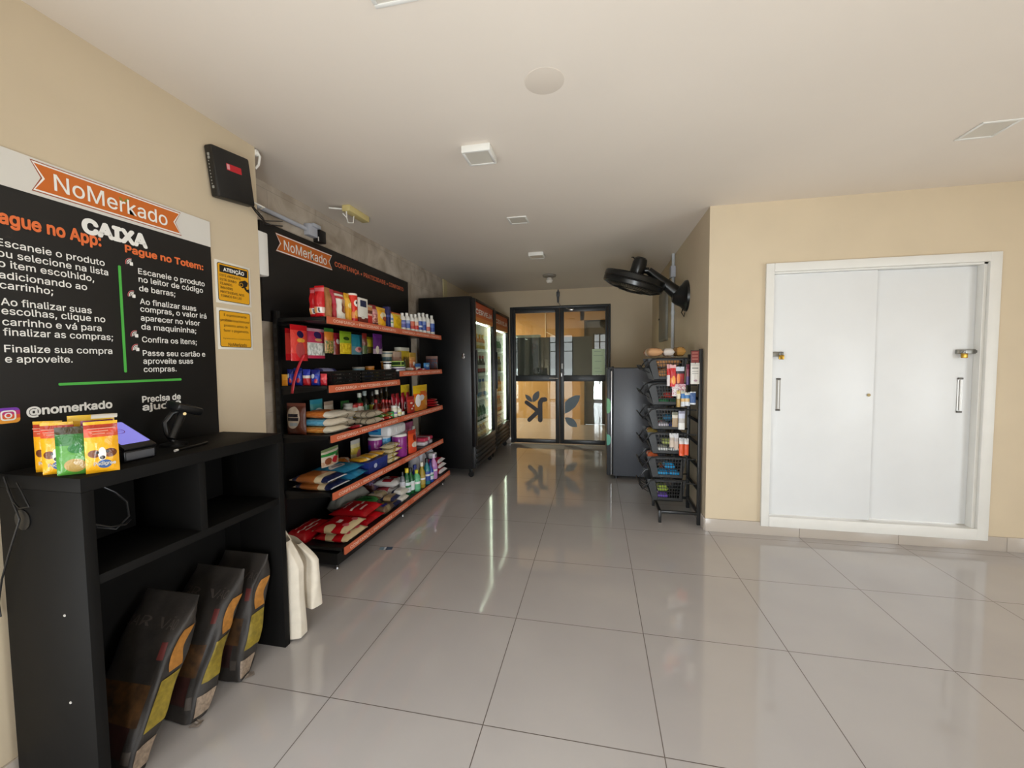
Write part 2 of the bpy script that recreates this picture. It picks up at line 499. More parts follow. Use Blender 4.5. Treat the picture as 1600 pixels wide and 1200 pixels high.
struct('trim_2', mb, M('ceiling_cap', 'd6cabc', 0.85), 'round blank cover plate on the ceiling', 'ceiling plate')

# white closet ------------------------------------------------------
FX0, FX1, FZ0, FZ1 = 2.218, 3.607, 0.07, 1.996
mb = MB(); f = YR - 0.022
mb.box((FX0, f, FZ0), (DX0, YR, FZ1), 0.004); mb.box((DX1 - 0.003, f, FZ0), (FX1, YR, FZ1), 0.004)
mb.box((DX0, f, DZ1), (DX1, YR, FZ1), 0.004); mb.box((DX0, f, FZ0), (DX1, YR, DZ0 + 0.012), 0.004)
fr = struct('trim_3', mb, WHITEF, 'white painted frame around the closet doors', 'door frame')
mb = MB(); mb.box((DX1 - 0.02, YR, DZ0), (DX1, YR + 0.12, DZ1)); mb.box((DX0, YR, DZ0), (DX0 + 0.006, YR + 0.12, DZ1))
mb.box((DX0, YR, DZ1 - 0.012), (DX1, YR + 0.12, DZ1)); mb.box((DX0, YR, DZ0), (DX1, YR + 0.12, DZ0 + 0.01))
mb.build('jamb_lining', WHITEF, fr)
XM = 2.925


def closet_door(name, x0, x1, y0, lab, hx, hz, latch_right):
    d = struct(name, bx((x0, y0, DZ0 + 0.018), (x1, y0 + 0.02, DZ1 - 0.014), 0.0015), WHITE, lab, 'sliding door')
    hm = MB(); y = y0
    hm.box((hx - 0.014, y - 0.005, hz - 0.115), (hx + 0.014, y, hz + 0.115))
    h = hm.build('handle', M('satin_aluminium', 'aaa8a4', 0.35, 0.6), d)
    hm = MB(); hm.box((hx - 0.003, y - 0.012, hz - 0.105), (hx + 0.004, y - 0.005, hz + 0.105), 0.002); hm.build('grip_strip', M('bright_strip', 'f1f1ef', 0.3), h)
    hm = MB()
    for s in (-1, 1): hm.box((hx - 0.015, y - 0.01, hz + s * 0.114 - 0.006), (hx + 0.015, y, hz + s * 0.114 + 0.006), 0.002)
    hm.build('end_cap', M('handle_cap', '55504b', 0.4), h)
    return d


d1 = closet_door('door_1', DX0 + 0.007, XM + 0.006, YR + 0.016, 'left white sliding closet door overlapping in front of the other', 2.325, 1.05, 0)
d2 = closet_door('door_2', XM - 0.03, DX1 - 0.021, YR + 0.048, 'right white sliding closet door set back behind the other', 3.455, 1.05, 1)
mb = MB(); mb.lathe([(0, 0), (0.009, 0), (0.011, -0.004), (0.011, -0.006)], (2.9, YR + 0.016, 1.05), 20, (0, 1, 0)); mb.lathe([(0, 0), (0.006, 0), (0.006, 0.007), (0, 0.007)], (2.9, YR + 0.016, 1.05), 16, (0, -1, 0))
mb.build('keyhole', M('old_brass', '8a7a58', 0.35, 0.9), d1)
HASP = M('hasp_steel', '8d8c86', 0.4, 0.8)
mb = bx((2.277, YR - 0.002, 1.327), (2.352, YR + 0.016, 1.362), 0.003); mb.cyl((2.335, YR - 0.012, 1.345), (2.335, YR + 0.002, 1.345), 0.006); mb.build('hasp', HASP, d1)
mb = bx((3.42, YR + 0.03, 1.332), (3.53, YR + 0.048, 1.362), 0.003); mb.lathe([(0, 0), (0.009, 0), (0.012, -0.01)], (3.53, YR + 0.02, 1.347), 14, (0, -1, 0)); mb.cyl((3.455, YR + 0.022, 1.34), (3.455, YR + 0.032, 1.34), 0.006); mb.build('hasp', HASP, d2)


def padlock(x, y, z, lab):
    t = thing('padlock', lab, 'padlock', (x, y, z), 0, 'brass padlocks on the closet')
    mb = bx((-0.017, -0.008, -0.032), (0.017, 0.008, 0), 0.004); mb.build('body', M('brass', 'b08d3e', 0.28, 0.9), t, False)
    mb = MB(); mb.tube([(-0.01, 0, -0.002), (-0.01, 0, 0.012)] + [(-0.01 * math.cos(a), 0, 0.012 + 0.01 * math.sin(a)) for a in (0.5, 1.0, 1.57, 2.1, 2.6)] + [(0.01, 0, 0.012), (0.01, 0, -0.002)], 0.003, 8)
    mb.build('shackle', STEEL, t, False)


padlock(2.332, YR - 0.012, 1.338, 'small brass padlock hanging from the latch of the left closet door')
padlock(3.452, YR + 0.018, 1.336, 'small brass padlock hanging from the latch of the right closet door')

# glass double door in the end wall ----------------------------------
FRM = M('graphite_aluminium', '303335', 0.4)
GLASS = glass_mat('clear_door_glass', 'e9eee9', refl=1.3)
mb = MB(); Y0, Y1 = YB - 0.02, YB + 0.06
mb.box((-0.33, Y0, 0), (-0.29, Y1, ZD), 0.004); mb.box((1.195, Y0, 0), (1.235, Y1, ZD), 0.004); mb.box((-0.29, Y0, ZD - 0.035), (1.195, Y1, ZD), 0.004)
struct('trim_4', mb, FRM, 'graphite metal frame of the glass double door', 'door frame')
struct('trim_5', bx((-0.33, YB - 0.035, 0), (1.235, YB - 0.02, 0.012)), M('threshold_stone', 'b9ae96', 0.4), 'pale threshold strip under the glass double door', 'threshold')


def leaf(name, x0, x1, gx0, gx1, lab):
    mb = MB(); y0, y1 = YB - 0.012, YB + 0.03
    mb.box((x0, y0, 0.014), (gx0, y1, ZD - 0.036), 0.003); mb.box((gx1, y0, 0.014), (x1, y1, ZD - 0.036), 0.003)
    mb.box((gx0, y0, 2.085), (gx1, y1, ZD - 0.036), 0.003); mb.box((gx0, y0, 1.003), (gx1, y1, 1.1), 0.003); mb.box((gx0, y0, 0.014), (gx1, y1, 0.078), 0.003)
    d = struct(name, mb, FRM, lab, 'glass door')
    for z0, z1 in ((1.1, 2.085), (0.078, 1.003)):
        bx((gx0 - 0.005, YB + 0.006, z0 - 0.005), (gx1 + 0.005, YB + 0.012, z1 + 0.005)).build('glass_pane', GLASS, d)
    return d


d3 = leaf('door_3', -0.288, 0.456, -0.245, 0.392, 'left leaf of the glass double door with a dark emblem')
d4 = leaf('door_4', 0.46, 1.193, 0.526, 1.155, 'right leaf of the glass double door with a pale poster')
mb = bx((0.405, YB - 0.05, 1.045), (0.445, YB - 0.012, 1.06), 0.004); mb.tube([(0.44, YB - 0.05, 1.052), (0.30, YB - 0.05, 1.055)], 0.009, 10); mb.build('handle', CHROME, d3)
bx((0.487, YB - 0.02, 1.2), (0.51, YB - 0.012, 1.285), 0.004).build('lock_plate', M('lock_white', 'ececec', 0.4), d4)
bx((0.478, YB - 0.022, 1.07), (0.497, YB - 0.012, 1.145), 0.003).build('key_plate', CHROME, d4)
# grey film with a white edge on the glass, on the far side
FILM = glass_mat('grey_window_film', '9a979a', 0.86, '857f7f', 0.12)
for dd, a, b in ((d3, -0.245, 0.392), (d4, 0.526, 0.955)):
    bx((a, YB + 0.014, 1.1), (b, YB + 0.016, 1.7)).build('window_film', FILM, dd)
bx((-0.245, YB + 0.014, 1.7), (0.157, YB + 0.017, 1.743)).build('film_edge', M('film_white', 'efe6d4', 0.5), d3)
# emblem on the left leaf
EMB = M('emblem_dark', '4a474c', 0.5); EMB2 = M('emblem_grey', '6e7478', 0.5); fn = on_y(YB + 0.004)


def capsule(mb, p, q, r, fn, d0=0.0, d1=0.001):
    p, q = Vector(p), Vector(q); a0 = math.atan2((q - p).y, (q - p).x); poly = []
    for c, s in ((q, -90), (p, 90)):
        for k in range(9): a = a0 + math.radians(s + 180 * k / 8); poly.append((c.x + r * math.cos(a), c.y + r * math.sin(a)))
    mb.prism(poly, fn, d0, d1)


def leafshape(mb, p, q, w, fn, d0=0.0, d1=0.001):
    p, q = Vector(p), Vector(q); d = q - p; n = Vector((-d.y, d.x)).normalized(); poly = []
    for s in (1, -1):
        for k in range(8):
            t = k / 8 if s == 1 else 1 - k / 8
            c = p + d * t + n * (s * w * math.sin(math.pi * t) ** 0.8); poly.append((c.x, c.y))
    mb.prism(poly, fn, d0, d1)


mb = MB(); capsule(mb, (0.145, 0.385), (0.145, 0.66), 0.038, fn); capsule(mb, (0.145, 0.665), (0.175, 0.71), 0.036, fn, 0.001, 0.002); capsule(mb, (0.175, 0.71), (0.225, 0.715), 0.036, fn, 0.002, 0.003)
capsule(mb, (-0.03, 0.385), (0.11, 0.52), 0.034, fn, 0.001, 0.002); capsule(mb, (-0.075, 0.665), (0.11, 0.53), 0.032, fn, 0.002, 0.003)
mb.build('emblem', EMB, d3)
mb = MB(); leafshape(mb, (0.02, 0.67), (-0.095, 0.79), 0.035, fn); leafshape(mb, (0.03, 0.67), (0.125, 0.85), 0.05, fn, 0.001, 0.002); mb.build('leaf_emblem', EMB2, d3)
mb = MB(); LB = M('emblem_blue_grey', '74848e', 0.5)
leafshape(mb, (0.54, 0.43), (0.73, 0.285), 0.06, fn); mb.prism([(0.535, 0.49), (0.535, 0.67), (0.6, 0.735), (0.7, 0.785), (0.775, 0.785), (0.76, 0.7), (0.7, 0.6), (0.6, 0.52)], fn, 0, 0.001)
mb.build('leaf_emblem', LB, d4)
pa = bx((0.958, YB + 0.002, 1.102), (1.152, YB + 0.004, 1.503)).build('notice', M('poster_green_white', 'cfe3bf', 0.6), None)
tag(pa, 'pale green and white paper notice taped inside the right glass leaf', 'poster')
fy = on_y(YB + 0.0018)
for z, a, b in ((1.46, .99, 1.09), (1.40, .98, 1.12), (1.31, 1.0, 1.1), (1.205, .99, 1.08), (1.15, 1.0, 1.11)):
    mb = MB(); mb.prism([(a, z), (b, z), (b, z + 0.006), (a, z + 0.006)], fy, 0, 0.0004); mb.build('printed_line', M('faded_print', '9fb79b', 0.6), pa)
mb = bx((0.415, YB - 0.06, 2.32), (0.465, YB - 0.012, 2.4), 0.012); mb.cyl((0.44, YB - 0.035, 2.33), (0.44, YB - 0.035, 2.23), 0.02, 0.014); mb.box((0.43, YB - 0.03, 2.39), (0.45, YB, 2.43)); mb.tube([(0.445, YB - 0.03, 2.23), (0.465, YB - 0.02, 2.2), (0.49, YB - 0.02, 2.15)], 0.004)
tag(mb.build('motion_sensor', M('sensor_grey', '55585a', 0.4)), 'dark grey sensor on the wall above the glass double door', 'sensor')
mb = bx((0.6, YB - 0.05, 2.1), (0.68, YB - 0.012, 2.13), 0.006); mb.tube([(0.61, YB - 0.045, 2.12), (0.56, YB - 0.05, 2.135)], 0.006)
mb.build('door_closer', CHROME, d4)

# hall behind the glass ------------------------------------------------
OCH = M('hall_wall_ochre', 'bb935a', 0.7, noise=0.04, nscale=4)
struct('wall_hall_back', bx((-3.2, 8.0, 0), (0.74, 8.1, ZC)), OCH, 'warm ochre wall at the back of the hall behind the glass', 'wall')
mb = bx((0.70, 7.15, 0), (0.78, 8.1, ZC)); mb.box((0.70, 7.15, 2.16), (2.6, 7.25, ZC)); mb.box((1.66, 7.15, 0), (2.6, 7.25, 2.16))
struct('wall_hall_right', mb, OCH, 'warm ochre wall around the dark hall door', 'wall')
d5 = struct('door_5', bx((0.81, 7.2, 0.005), (1.63, 7.24, 2.14), 0.003), M('hall_door_grey', '57534c', 0.5, noise=0.06, nscale=3), 'plain dark grey door in the hall behind the glass', 'door')
mb = bx((0.78, 7.14, 0), (0.81, 7.25, 2.16)); mb.box((1.63, 7.14, 0), (1.66, 7.25, 2.16)); mb.box((0.81, 7.14, 2.14), (1.63, 7.25, 2.16)); mb.build('door_frame', M('hall_frame_dark', '33302b', 0.5), d5)
bx((0.86, 7.17, 1.0), (0.96, 7.2, 1.02), 0.004).build('handle', STEEL, d5)
struct('wall_hall_left', bx((-3.2, 5.17, 0), (-3.1, 8.0, ZC)), OCH, 'warm ochre side wall of the hall', 'wall')
struct('wall_hall_end', bx((2.5, 5.17, 0), (2.6, 7.15, ZC)), OCH, 'warm ochre end wall of the hall', 'wall')
mb = MB(); mb.tube([(-0.12, 7.985, 2.43), (-0.12, 7.985, 1.2)], 0.012); mb.tube([(-0.1, 7.985, 2.0), (0.3, 7.985, 1.8)], 0.012)
tag(mb.build('wall_conduit', M('cream_conduit', 'e8d8b4', 0.5)), 'thin cream conduit branching on the ochre hall wall', 'pipe')
lt = thing('hall_ceiling_lamp', 'square lit ceiling lamp in the hall behind the glass', 'ceiling lamp', (-1.7, 6.9, ZC))
bx((-1.85, 6.75, ZC - 0.04), (-1.55, 7.05, ZC), 0.004).build('housing', WPLAS, lt)
bx((-1.83, 6.77, ZC - 0.044), (-1.57, 7.03, ZC - 0.04)).build('diffuser', M('lit_diffuser', 'ffe6bd', 0.5, emit=6), lt)
area('hall_lamp_light', (-1.7, 6.9, ZC - 0.05), (0, 0, 0), 0.26, 0.26, 110, (1.0, 0.86, 0.66))

# ------------------------------------------------------------------ ceiling fittings
DIFF = M('lamp_diffuser_off', 'cfc8bc', 0.35)


def lamp(x0, y0, drop, lab, w=0.155):
    t = thing('ceiling_lamp', lab, 'ceiling lamp', (x0 + w / 2, y0 + w / 2, ZC), 0, 'square ceiling lamps')
    mb = MB(); z = ZC - drop; e = 0.014
    for lo, hi in (((x0, y0), (x0 + w, y0 + e)), ((x0, y0 + w - e), (x0 + w, y0 + w)), ((x0, y0 + e), (x0 + e, y0 + w - e)), ((x0 + w - e, y0 + e), (x0 + w, y0 + w - e))):
        mb.box((lo[0], lo[1], z), (hi[0], hi[1], ZC), 0.002)
    mb.build('frame', WHITEF, t)
    bx((x0 + e, y0 + e, z + 0.003), (x0 + w - e, y0 + w - e, ZC)).build('diffuser', DIFF, t)


lamp(0.326, -0.25, 0.006, 'flush square ceiling lamp cut by the top edge of the photo')
lamp(0.322, 0.75, 0.036, 'raised white square ceiling lamp nearest the black modem')
lamp(0.33, 1.82, 0.008, 'flush grey square ceiling lamp over the middle of the floor')
lamp(0.33, 2.86, 0.036, 'raised white square ceiling lamp in front of the coolers')
lamp(2.845, 1.10, 0.006, 'flush square ceiling lamp in front of the white closet', 0.165)
t = thing('bulb_lamp', 'small round ceiling lamp with a white bulb near the glass door', 'ceiling lamp', (0.42, 4.0, ZC))
mb = MB(); mb.lathe([(0, 0), (0.09, 0), (0.085, -0.02), (0.05, -0.03), (0, -0.03)], (0.42, 4.0, ZC), 24); mb.build('base', M('lamp_base_grey', '8d867b', 0.5), t)
mb = MB(); mb.lathe([(0, 0), (0.03, -0.005), (0.045, -0.04), (0.03, -0.07), (0, -0.08)], (0.42, 4.0, ZC - 0.03), 20); mb.build('bulb', M('bulb_white', 'f4efe6', 0.2), t)
t = thing('emergency_light', 'slim yellowed emergency light fixed to the ceiling above the shelves', 'emergency light', (-0.735, 1.44, ZC))
bx((-0.765, 1.31, ZC - 0.045), (-0.702, 1.57, ZC), 0.006).build('body', M('yellowed_plastic', 'd6c486', 0.5), t)
mb = MB(); mb.tube([(-0.735, 1.32, ZC - 0.04), (-0.74, 1.33, ZC - 0.09), (-0.75, 1.36, ZC - 0.11), (-0.735, 1.40, ZC - 0.10), (-0.74, 1.42, ZC - 0.04)], 0.004)
mb.tube([(-0.77, 1.32, ZC - 0.025), (-0.84, 1.27, ZC - 0.03)], 0.006); mb.tube([(-0.74, 1.325, ZC - 0.085), (-0.76, 1.315, ZC - 0.06)], 0.004); mb.build('cord', M('white_cord', 'ece9e2', 0.5), t)

# ------------------------------------------------------------------ checkout sign on the left wall
SX = XL + 0.006
sg = thing('checkout_sign', 'big black wall board with self checkout instructions above the counter', 'sign', (XL, -0.4, 1.46))
bx((XL, -1.02, 0.955), (SX, 0.243, 1.962), 0.001).build('board', M('sign_board_black', '161514', 0.42), sg)
bx((SX - 0.001, -1.02, 1.847), (SX + 0.0008, 0.243, 1.962)).build('white_header', M('sign_header_white', 'dcd8d0', 0.45), sg)
fs = on_x(SX + 0.001)


def ribbon(parent, fn, y0, y1, z0, z1, notch, txt, cap, tz, ty0, ty1, o=0.006):
    def shape(g, d0, d1, mat, name):
        mb = MB(); zm = (z0 + z1) / 2; k = notch
        mb.prism([(y0 - g, z0 - g), (y1 + g, z0 - g), (y1 - k + g * 1.2, zm), (y1 + g, z1 + g), (y0 - g, z1 + g), (y0 + k - g * 1.2, zm)], fn, d0, d1)
        return mb.build(name, mat, parent)
    shape(0.002, 0, 0.001, M('ribbon_outline', '9c5136', 0.5), 'ribbon_outline')
    shape(-0.001, 0.001, 0.0015, PWHITE, 'ribbon_border')
    r = shape(-o, 0.0015, 0.002, M('ribbon_orange', 'cd6a22', 0.45), 'ribbon')
    mb = MB(); text(mb, txt, ty0, ty1, tz, cap, fn, 0.0026, 0.0, 0.006); mb.build('logo_lettering', PWHITE, r)
    u = ty0 + (ty1 - ty0) * 0.565
    mb = MB(); leafshape(mb, (u, tz + cap * 0.75), (u + cap * 0.35, tz + cap * 1.1), cap * 0.09, fn, 0.002, 0.0028); leafshape(mb, (u - cap * 0.08, tz + cap * 0.75), (u - cap * 0.3, tz + cap * 1.0), cap * 0.07, fn, 0.002, 0.0028)
    mb.build('logo_leaves', M('logo_leaf', '8a8a2e', 0.5), r)


ribbon(sg, fs, -0.362, 0.106, 1.86, 1.953, 0.024, 'NoMerkado', 0.052, 1.88, -0.309, 0.049, 0.006)
mb = MB(); text(mb, 'CAIXA', -0.236, -0.035, 1.769, 0.046, fs, 0.0, 0.0, 0.055); mb.build('title_lettering', PWHITE, sg)
mb = MB(); text(mb, 'Pague no App:', -0.466, -0.188, 1.733, 0.038, fs, 0.0, 0.0, 0.032); mb.build('orange_heading', PORANGE, sg)
mb = MB(); text(mb, 'Pague no Totem:', -0.11, 0.199, 1.733, 0.026, fs, 0.0, 0.0, 0.032); mb.build('orange_heading', PORANGE, sg)
L_ = -0.4505


def paragraph(lines, u0):
    mb = MB()
    for sx, u1, v in lines: text(mb, sx, u0, u1, v, 0.0215, fs, 0.0, 0.0, 0.01)
    mb.build('instruction_lettering', PWHITE, sg)


paragraph((('Escaneie o produto', -0.18, 1.664), ('ou selecione na lista', -0.171, 1.632), ('o item escolhido,', -0.215, 1.6015), ('adicionando ao', -0.237, 1.5675), ('carrinho;', -0.329, 1.5375)), L_)
paragraph((('Ao finalizar suas', -0.228, 1.4875), ('escolhas, clique no', -0.189, 1.4605), ('carrinho e vá para', -0.202, 1.4275), ('finalizar as compras;', -0.168, 1.397)), L_)
paragraph((('Finalize sua compra', -0.173, 1.3465), ('e aproveite.', -0.29, 1.315)), L_)
paragraph((('Escaneie o produto', 0.203, 1.660), ('no leitor de código', 0.193, 1.6295), ('de barras;', 0.068, 1.594)), -0.07)
paragraph((('Ao finalizar suas', 0.157, 1.5435), ('compras, o valor irá', 0.204, 1.5145), ('aparecer no visor', 0.171, 1.4795), ('da maquininha;', 0.152, 1.445)), -0.07)
paragraph((('Confira os itens;', 0.152, 1.395),), -0.07)
paragraph((('Passe seu cartão e', 0.189, 1.3415), ('aproveite suas', 0.131, 1.31), ('compras.', 0.057, 1.2775)), -0.07)
mb = MB(); mb.prism(rrect(-0.138, 1.277, -0.129, 1.677, 0.004), fs, 0, 0.0006); mb.build('green_line', PGREEN, sg)
mb = MB(); mb.prism(rrect(-0.331, 1.238, 0.076, 1.247, 0.004), fs, 0, 0.0006); mb.build('green_line', PGREEN, sg)
mb = MB(); text(mb, '@nomerkado', -0.411, -0.184, 1.149, 0.026, fs, 0.0, 0.0, 0.032); mb.build('handle_lettering', PWHITE, sg)
mb = MB(); text(mb, 'Precisa de', -0.081, 0.068, 1.158, 0.0235, fs, 0.0, 0.0, 0.026); text(mb, 'ajuda?', -0.081, 0.067, 1.126, 0.026, fs, 0.0, 0.0, 0.026); mb.build('help_lettering', PWHITE, sg)
mb = MB(); mb.prism(rrect(-0.479, 1.131, -0.427, 1.178, 0.011), fs, 0, 0.0006)
ic = mb.build('icon_tile', pk('f0a23a', ((0.3, 'e0562f'), (0.55, 'c3347a'), (0.8, '7a3bb0'))), sg)


def ringshape(mb, pts_out, pts_in, fn, d0, d1):
    n = len(pts_out)
    for i in range(n):
        j = (i + 1) % n; q = [pts_out[i], pts_out[j], pts_in[j], pts_in[i]]
        mb._f([mb.bm.verts.new(fn(a, b, d1)) for a, b in q])


mb = MB(); ringshape(mb, rrect(-0.47, 1.139, -0.436, 1.17, 0.009), rrect(-0.466, 1.143, -0.44, 1.166, 0.006), fs, 0, 0.0012)
cir = lambda r, n=20, cx=-0.453, cz=1.1545: [(cx + r * math.cos(2 * math.pi * k / n), cz + r * math.sin(2 * math.pi * k / n)) for k in range(n)]
ringshape(mb, cir(0.0085), cir(0.005), fs, 0, 0.0012); mb.build('camera_glyph', PWHITE, ic)


def wave_icon(cx, cz):
    mb = MB(); mr = MB()
    for i, r in enumerate((0.008, 0.013, 0.018)):
        po = [(cx + 0.006 + (r + 0.0016) * math.cos(a), cz - 0.004 + (r + 0.0016) * math.sin(a)) for a in [math.radians(80 + 12 * k) for k in range(11)]]
        pi_ = [(cx + 0.006 + (r - 0.0012) * math.cos(a), cz - 0.004 + (r - 0.0012) * math.sin(a)) for a in [math.radians(80 + 12 * k) for k in range(11)]]
        t = mr if i == 2 else mb
        for k in range(10): t._f([t.bm.verts.new(fs(a, b, 0.0004)) for a, b in (po[k], po[k + 1], pi_[k + 1], pi_[k])])
    mb.prism(rrect(cx + 0.002, cz - 0.012, cx + 0.013, cz + 0.001, 0.002), fs, 0, 0.0006)
    o = mb.build('step_icon', PWHITE, sg); mr.build('icon_arc', M('icon_red', 'c96a6a', 0.5), o)


for cx, cz in ((-0.1, 1.698), (-0.098, 1.576), (-0.096, 1.424), (-0.095, 1.371), (-0.482, 1.357)): wave_icon(cx, cz)


# two yellow notices ---------------------------------------------------
YEL = M('notice_yellow', 'e3a413', 0.5)


def notice(lab, y0, y1, z0, z1):
    t = thing('wall_notice', lab, 'sign', (XL, (y0 + y1) / 2, (z0 + z1) / 2), 0, 'yellow notices on the beige wall')
    bx((XL, y0, z0), (XL + 0.003, y1, z1), 0.001).build('plate', M('notice_white', 'e6e0d4', 0.5), t)
    f_ = on_x(XL + 0.003)
    mb = MB(); mb.prism(rrect(y0 + 0.011, z0 + 0.011, y1 - 0.011, z1 - 0.011, 0.01), f_, 0, 0.0005); mb.build('dark_border', PBLACK, t)
    mb = MB(); mb.prism(rrect(y0 + 0.014, z0 + 0.014, y1 - 0.014, z1 - 0.014, 0.008), f_, 0.0004, 0.001); mb.build('yellow_field', YEL, t)
    return t, on_x(XL + 0.0041)


t, f_ = notice('yellow surveillance warning notice with a camera picture, upper of two', 0.262, 0.461, 1.598, 1.8)
mb = MB(); mb.prism(rrect(0.285, 1.745, 0.44, 1.779, 0.002), f_, -0.0004, 0.0004); hb = mb.build('black_title_bar', PBLACK, t)
mb = MB(); text(mb, 'ATENÇÃO', 0.305, 0.42, 1.753, 0.016, f_, 0.0008, 0.0, 0.03); mb.build('title_lettering', PWHITE, hb)
mb = MB()
for sx, u0, u1, v in (('ESTE AMBIENTE', 0.285, 0.40, 1.726), ('ESTÁ SENDO', 0.285, 0.375, 1.706), ('FILMADO.', 0.285, 0.352, 1.687), ('IMAGENS', 0.285, 0.352, 1.668), ('PROTEGIDAS, NOS', 0.285, 0.417, 1.648), ('TERMOS DA LEI', 0.285, 0.4, 1.629)):
    text(mb, sx, u0, u1, v, 0.0105, f_, 0, 0.0, 0.01)
mb.build('warning_lettering', PBLACK, t)
mb = MB(); mb.prism([(0.387, 1.70), (0.392, 1.718), (0.425, 1.73), (0.443, 1.72), (0.437, 1.702), (0.41, 1.688)], f_, -0.0004, 0.0006); mb.prism([(0.418, 1.7), (0.43, 1.695), (0.434, 1.685), (0.449, 1.69), (0.449, 1.668), (0.43, 1.676), (0.42, 1.686)], f_, -0.0004, 0.0008)
g = mb.build('camera_picture', PBLACK, t)
mb = MB(); ringshape(mb, cir(0.01, 16, 0.402, 1.704), cir(0.0075, 16, 0.402, 1.704), f_, 0, 0.0012); mb.build('lens_ring', YEL, g)
t, f_ = notice('yellow payment notice with dark wording, lower of two', 0.261, 0.46, 1.378, 1.575)
mb = MB()
for sx, u0, u1, v, b in (('É expressamente', 0.297, 0.425, 1.538, 0.004), ('proibido', 0.278, 0.34, 1.513, 0.02), ('levar/consumir', 0.345, 0.442, 1.513, 0.003), ('produtos antes de', 0.295, 0.43, 1.488, 0.004), ('fazer o pagamento.', 0.292, 0.436, 1.464, 0.004)):
    text(mb, sx, u0, u1, v, 0.0115, f_, 0, 0.0, b)
mb.build('notice_lettering', M('notice_brown', '4a3208', 0.5), t)
mb = MB(); text(mb, 'Agradecemos a colaboração', 0.288, 0.442, 1.428, 0.007, f_, 0); mb.build('thanks_lettering', M('notice_brown', '4a3208', 0.5), t)
mb = MB(); text(mb, 'NoMerkado', 0.315, 0.42, 1.394, 0.016, f_, 0, 0.0, 0.01)
mb.build('logo_lettering', M('notice_brown', '4a3208', 0.5), t)

# modem ---------------------------------------------------------------
t = thing('modem', 'black wall-mounted modem box with a red sticker near the ceiling', 'modem', (XL, 0.34, 2.2))
R5 = Matrix.Rotation(math.radians(7.5), 3, 'X')
c5 = Vector((XL, 0.343, 2.205))


def tilt(p): return c5 + R5 @ (Vector(p) - Vector((XL, 0, 0)))


mb = MB(); vs = mb.box((XL + 0.004, -0.1, -0.113), (XL + 0.05, 0.108, 0.113), 0.01)
for v in mb.bm.verts: v.co = tilt(v.co)
body = mb.build('casing', M('modem_black', '151413', 0.42), t)
ft = lambda u, v, d: tilt((XL + 0.05 + d, u, v))
mb = MB(); mb.prism(rrect(-0.035, 0.02, 0.048, 0.05, 0.002), ft, 0, 0.0006); st = mb.build('red_sticker', M('sticker_red', 'c2202c', 0.4), t)
mb = MB(); mb.prism(rrect(-0.033, 0.024, -0.018, 0.047, 0.002), ft, 0.0004, 0.001); mb.build('sticker_emblem', M('sticker_pink', 'e0a0a4', 0.5), st)
fl = lambda u, v, d: tilt((XL + u, -0.1 - d, v))
for k in range(11):
    mb = MB(); z = 0.07 - k * 0.014; r = 0.0025 if 2 <= k < 10 else 0.006
    mb.prism(rrect(0.02, z - r, 0.02 + 2 * r, z + r, r * 0.4, 2), fl, 0, 0.001); mb.build('indicator', M('indicator_grey', '8d8d88', 0.4), body)
mb = MB(); mb.tube([tilt((XL + 0.03, 0.105, -0.09)), (XL + 0.03, 0.475, 2.135), (XL + 0.04, 0.53, 2.13), (-0.86, 0.62, 2.15), (-0.98, 0.82, 2.22)], 0.004)
tag(mb.build('data_cable', M('cable_white', 'dedad0', 0.5)), 'white cable curving from the modem round the wall corner', 'cable')
for k in (0, 1):
    mb = MB(); mb.tube([tilt((XL + 0.03, 0.1, -0.105 + k * .01)), (XL + 0.03, 0.485, 2.09 + k * .012), (XL + 0.02, 0.54, 2.07 + k * .012), (-0.9, 0.75, 2.13 + k * .02), (-0.975, 0.98, 2.2 + k * .03)], 0.0035)
    tag(mb.build('power_cable', BPLAS), 'thin black cable from the modem to the concrete wall, %s of two' % ('upper' if k else 'lower'), 'cable', 'black cables at the modem')
mb = MB(); mb.tube([(XL + 0.01, 0.53, 2.42), (XL + 0.012, 0.545, 2.40), (XL - 0.0, 0.548, 2.36), (XL - 0.01, 0.535, 2.335)], 0.006); mb.box((XL - 0.02, 0.525, 2.40), (XL + 0.008, 0.545, 2.43), 0.003)
tag(mb.build('ceiling_cable', M('white_cord', 'ece9e2', 0.5)), 'short white cord looping from the wall corner at the ceiling', 'cable')
t = thing('junction_box', 'white box on the end of the beige wall beside the black header', 'electrical box', (-0.82, 0.525, 1.9))
bx((-0.9, 0.525, 1.785), (-0.742, 0.6, 2.02), 0.008).build('cover', WPLAS, t)
t = thing('wall_conduit_box', 'grey conduit ending in a socket box high on the concrete wall', 'conduit', (XG, 1.1, 2.27))
mb = MB(); mb.tube([(XG + 0.018, 0.53, 2.262), (XG + 0.018, 1.24, 2.262)], 0.014, 12); mb.build('conduit', GREYPL, t)
mb = bx((XG, 1.22, 2.22), (XG + 0.045, 1.31, 2.30), 0.004); mb.box((XG + 0.02, 1.25, 2.285), (XG + 0.06, 1.33, 2.31), 0.004); mb.build('box', GREYPL, t)
t = thing('small_speaker', 'small black box on the concrete wall beside the grey conduit box', 'speaker', (XG, 1.35, 2.24))
bx((XG, 1.315, 2.195), (XG + 0.06, 1.385, 2.285), 0.006).build('casing', BPLAS, t)
bx((XG + 0.045, 1.31, 2.2), (XG + 0.05, 1.315, 2.23)).build('white_tab', WPLAS, t)

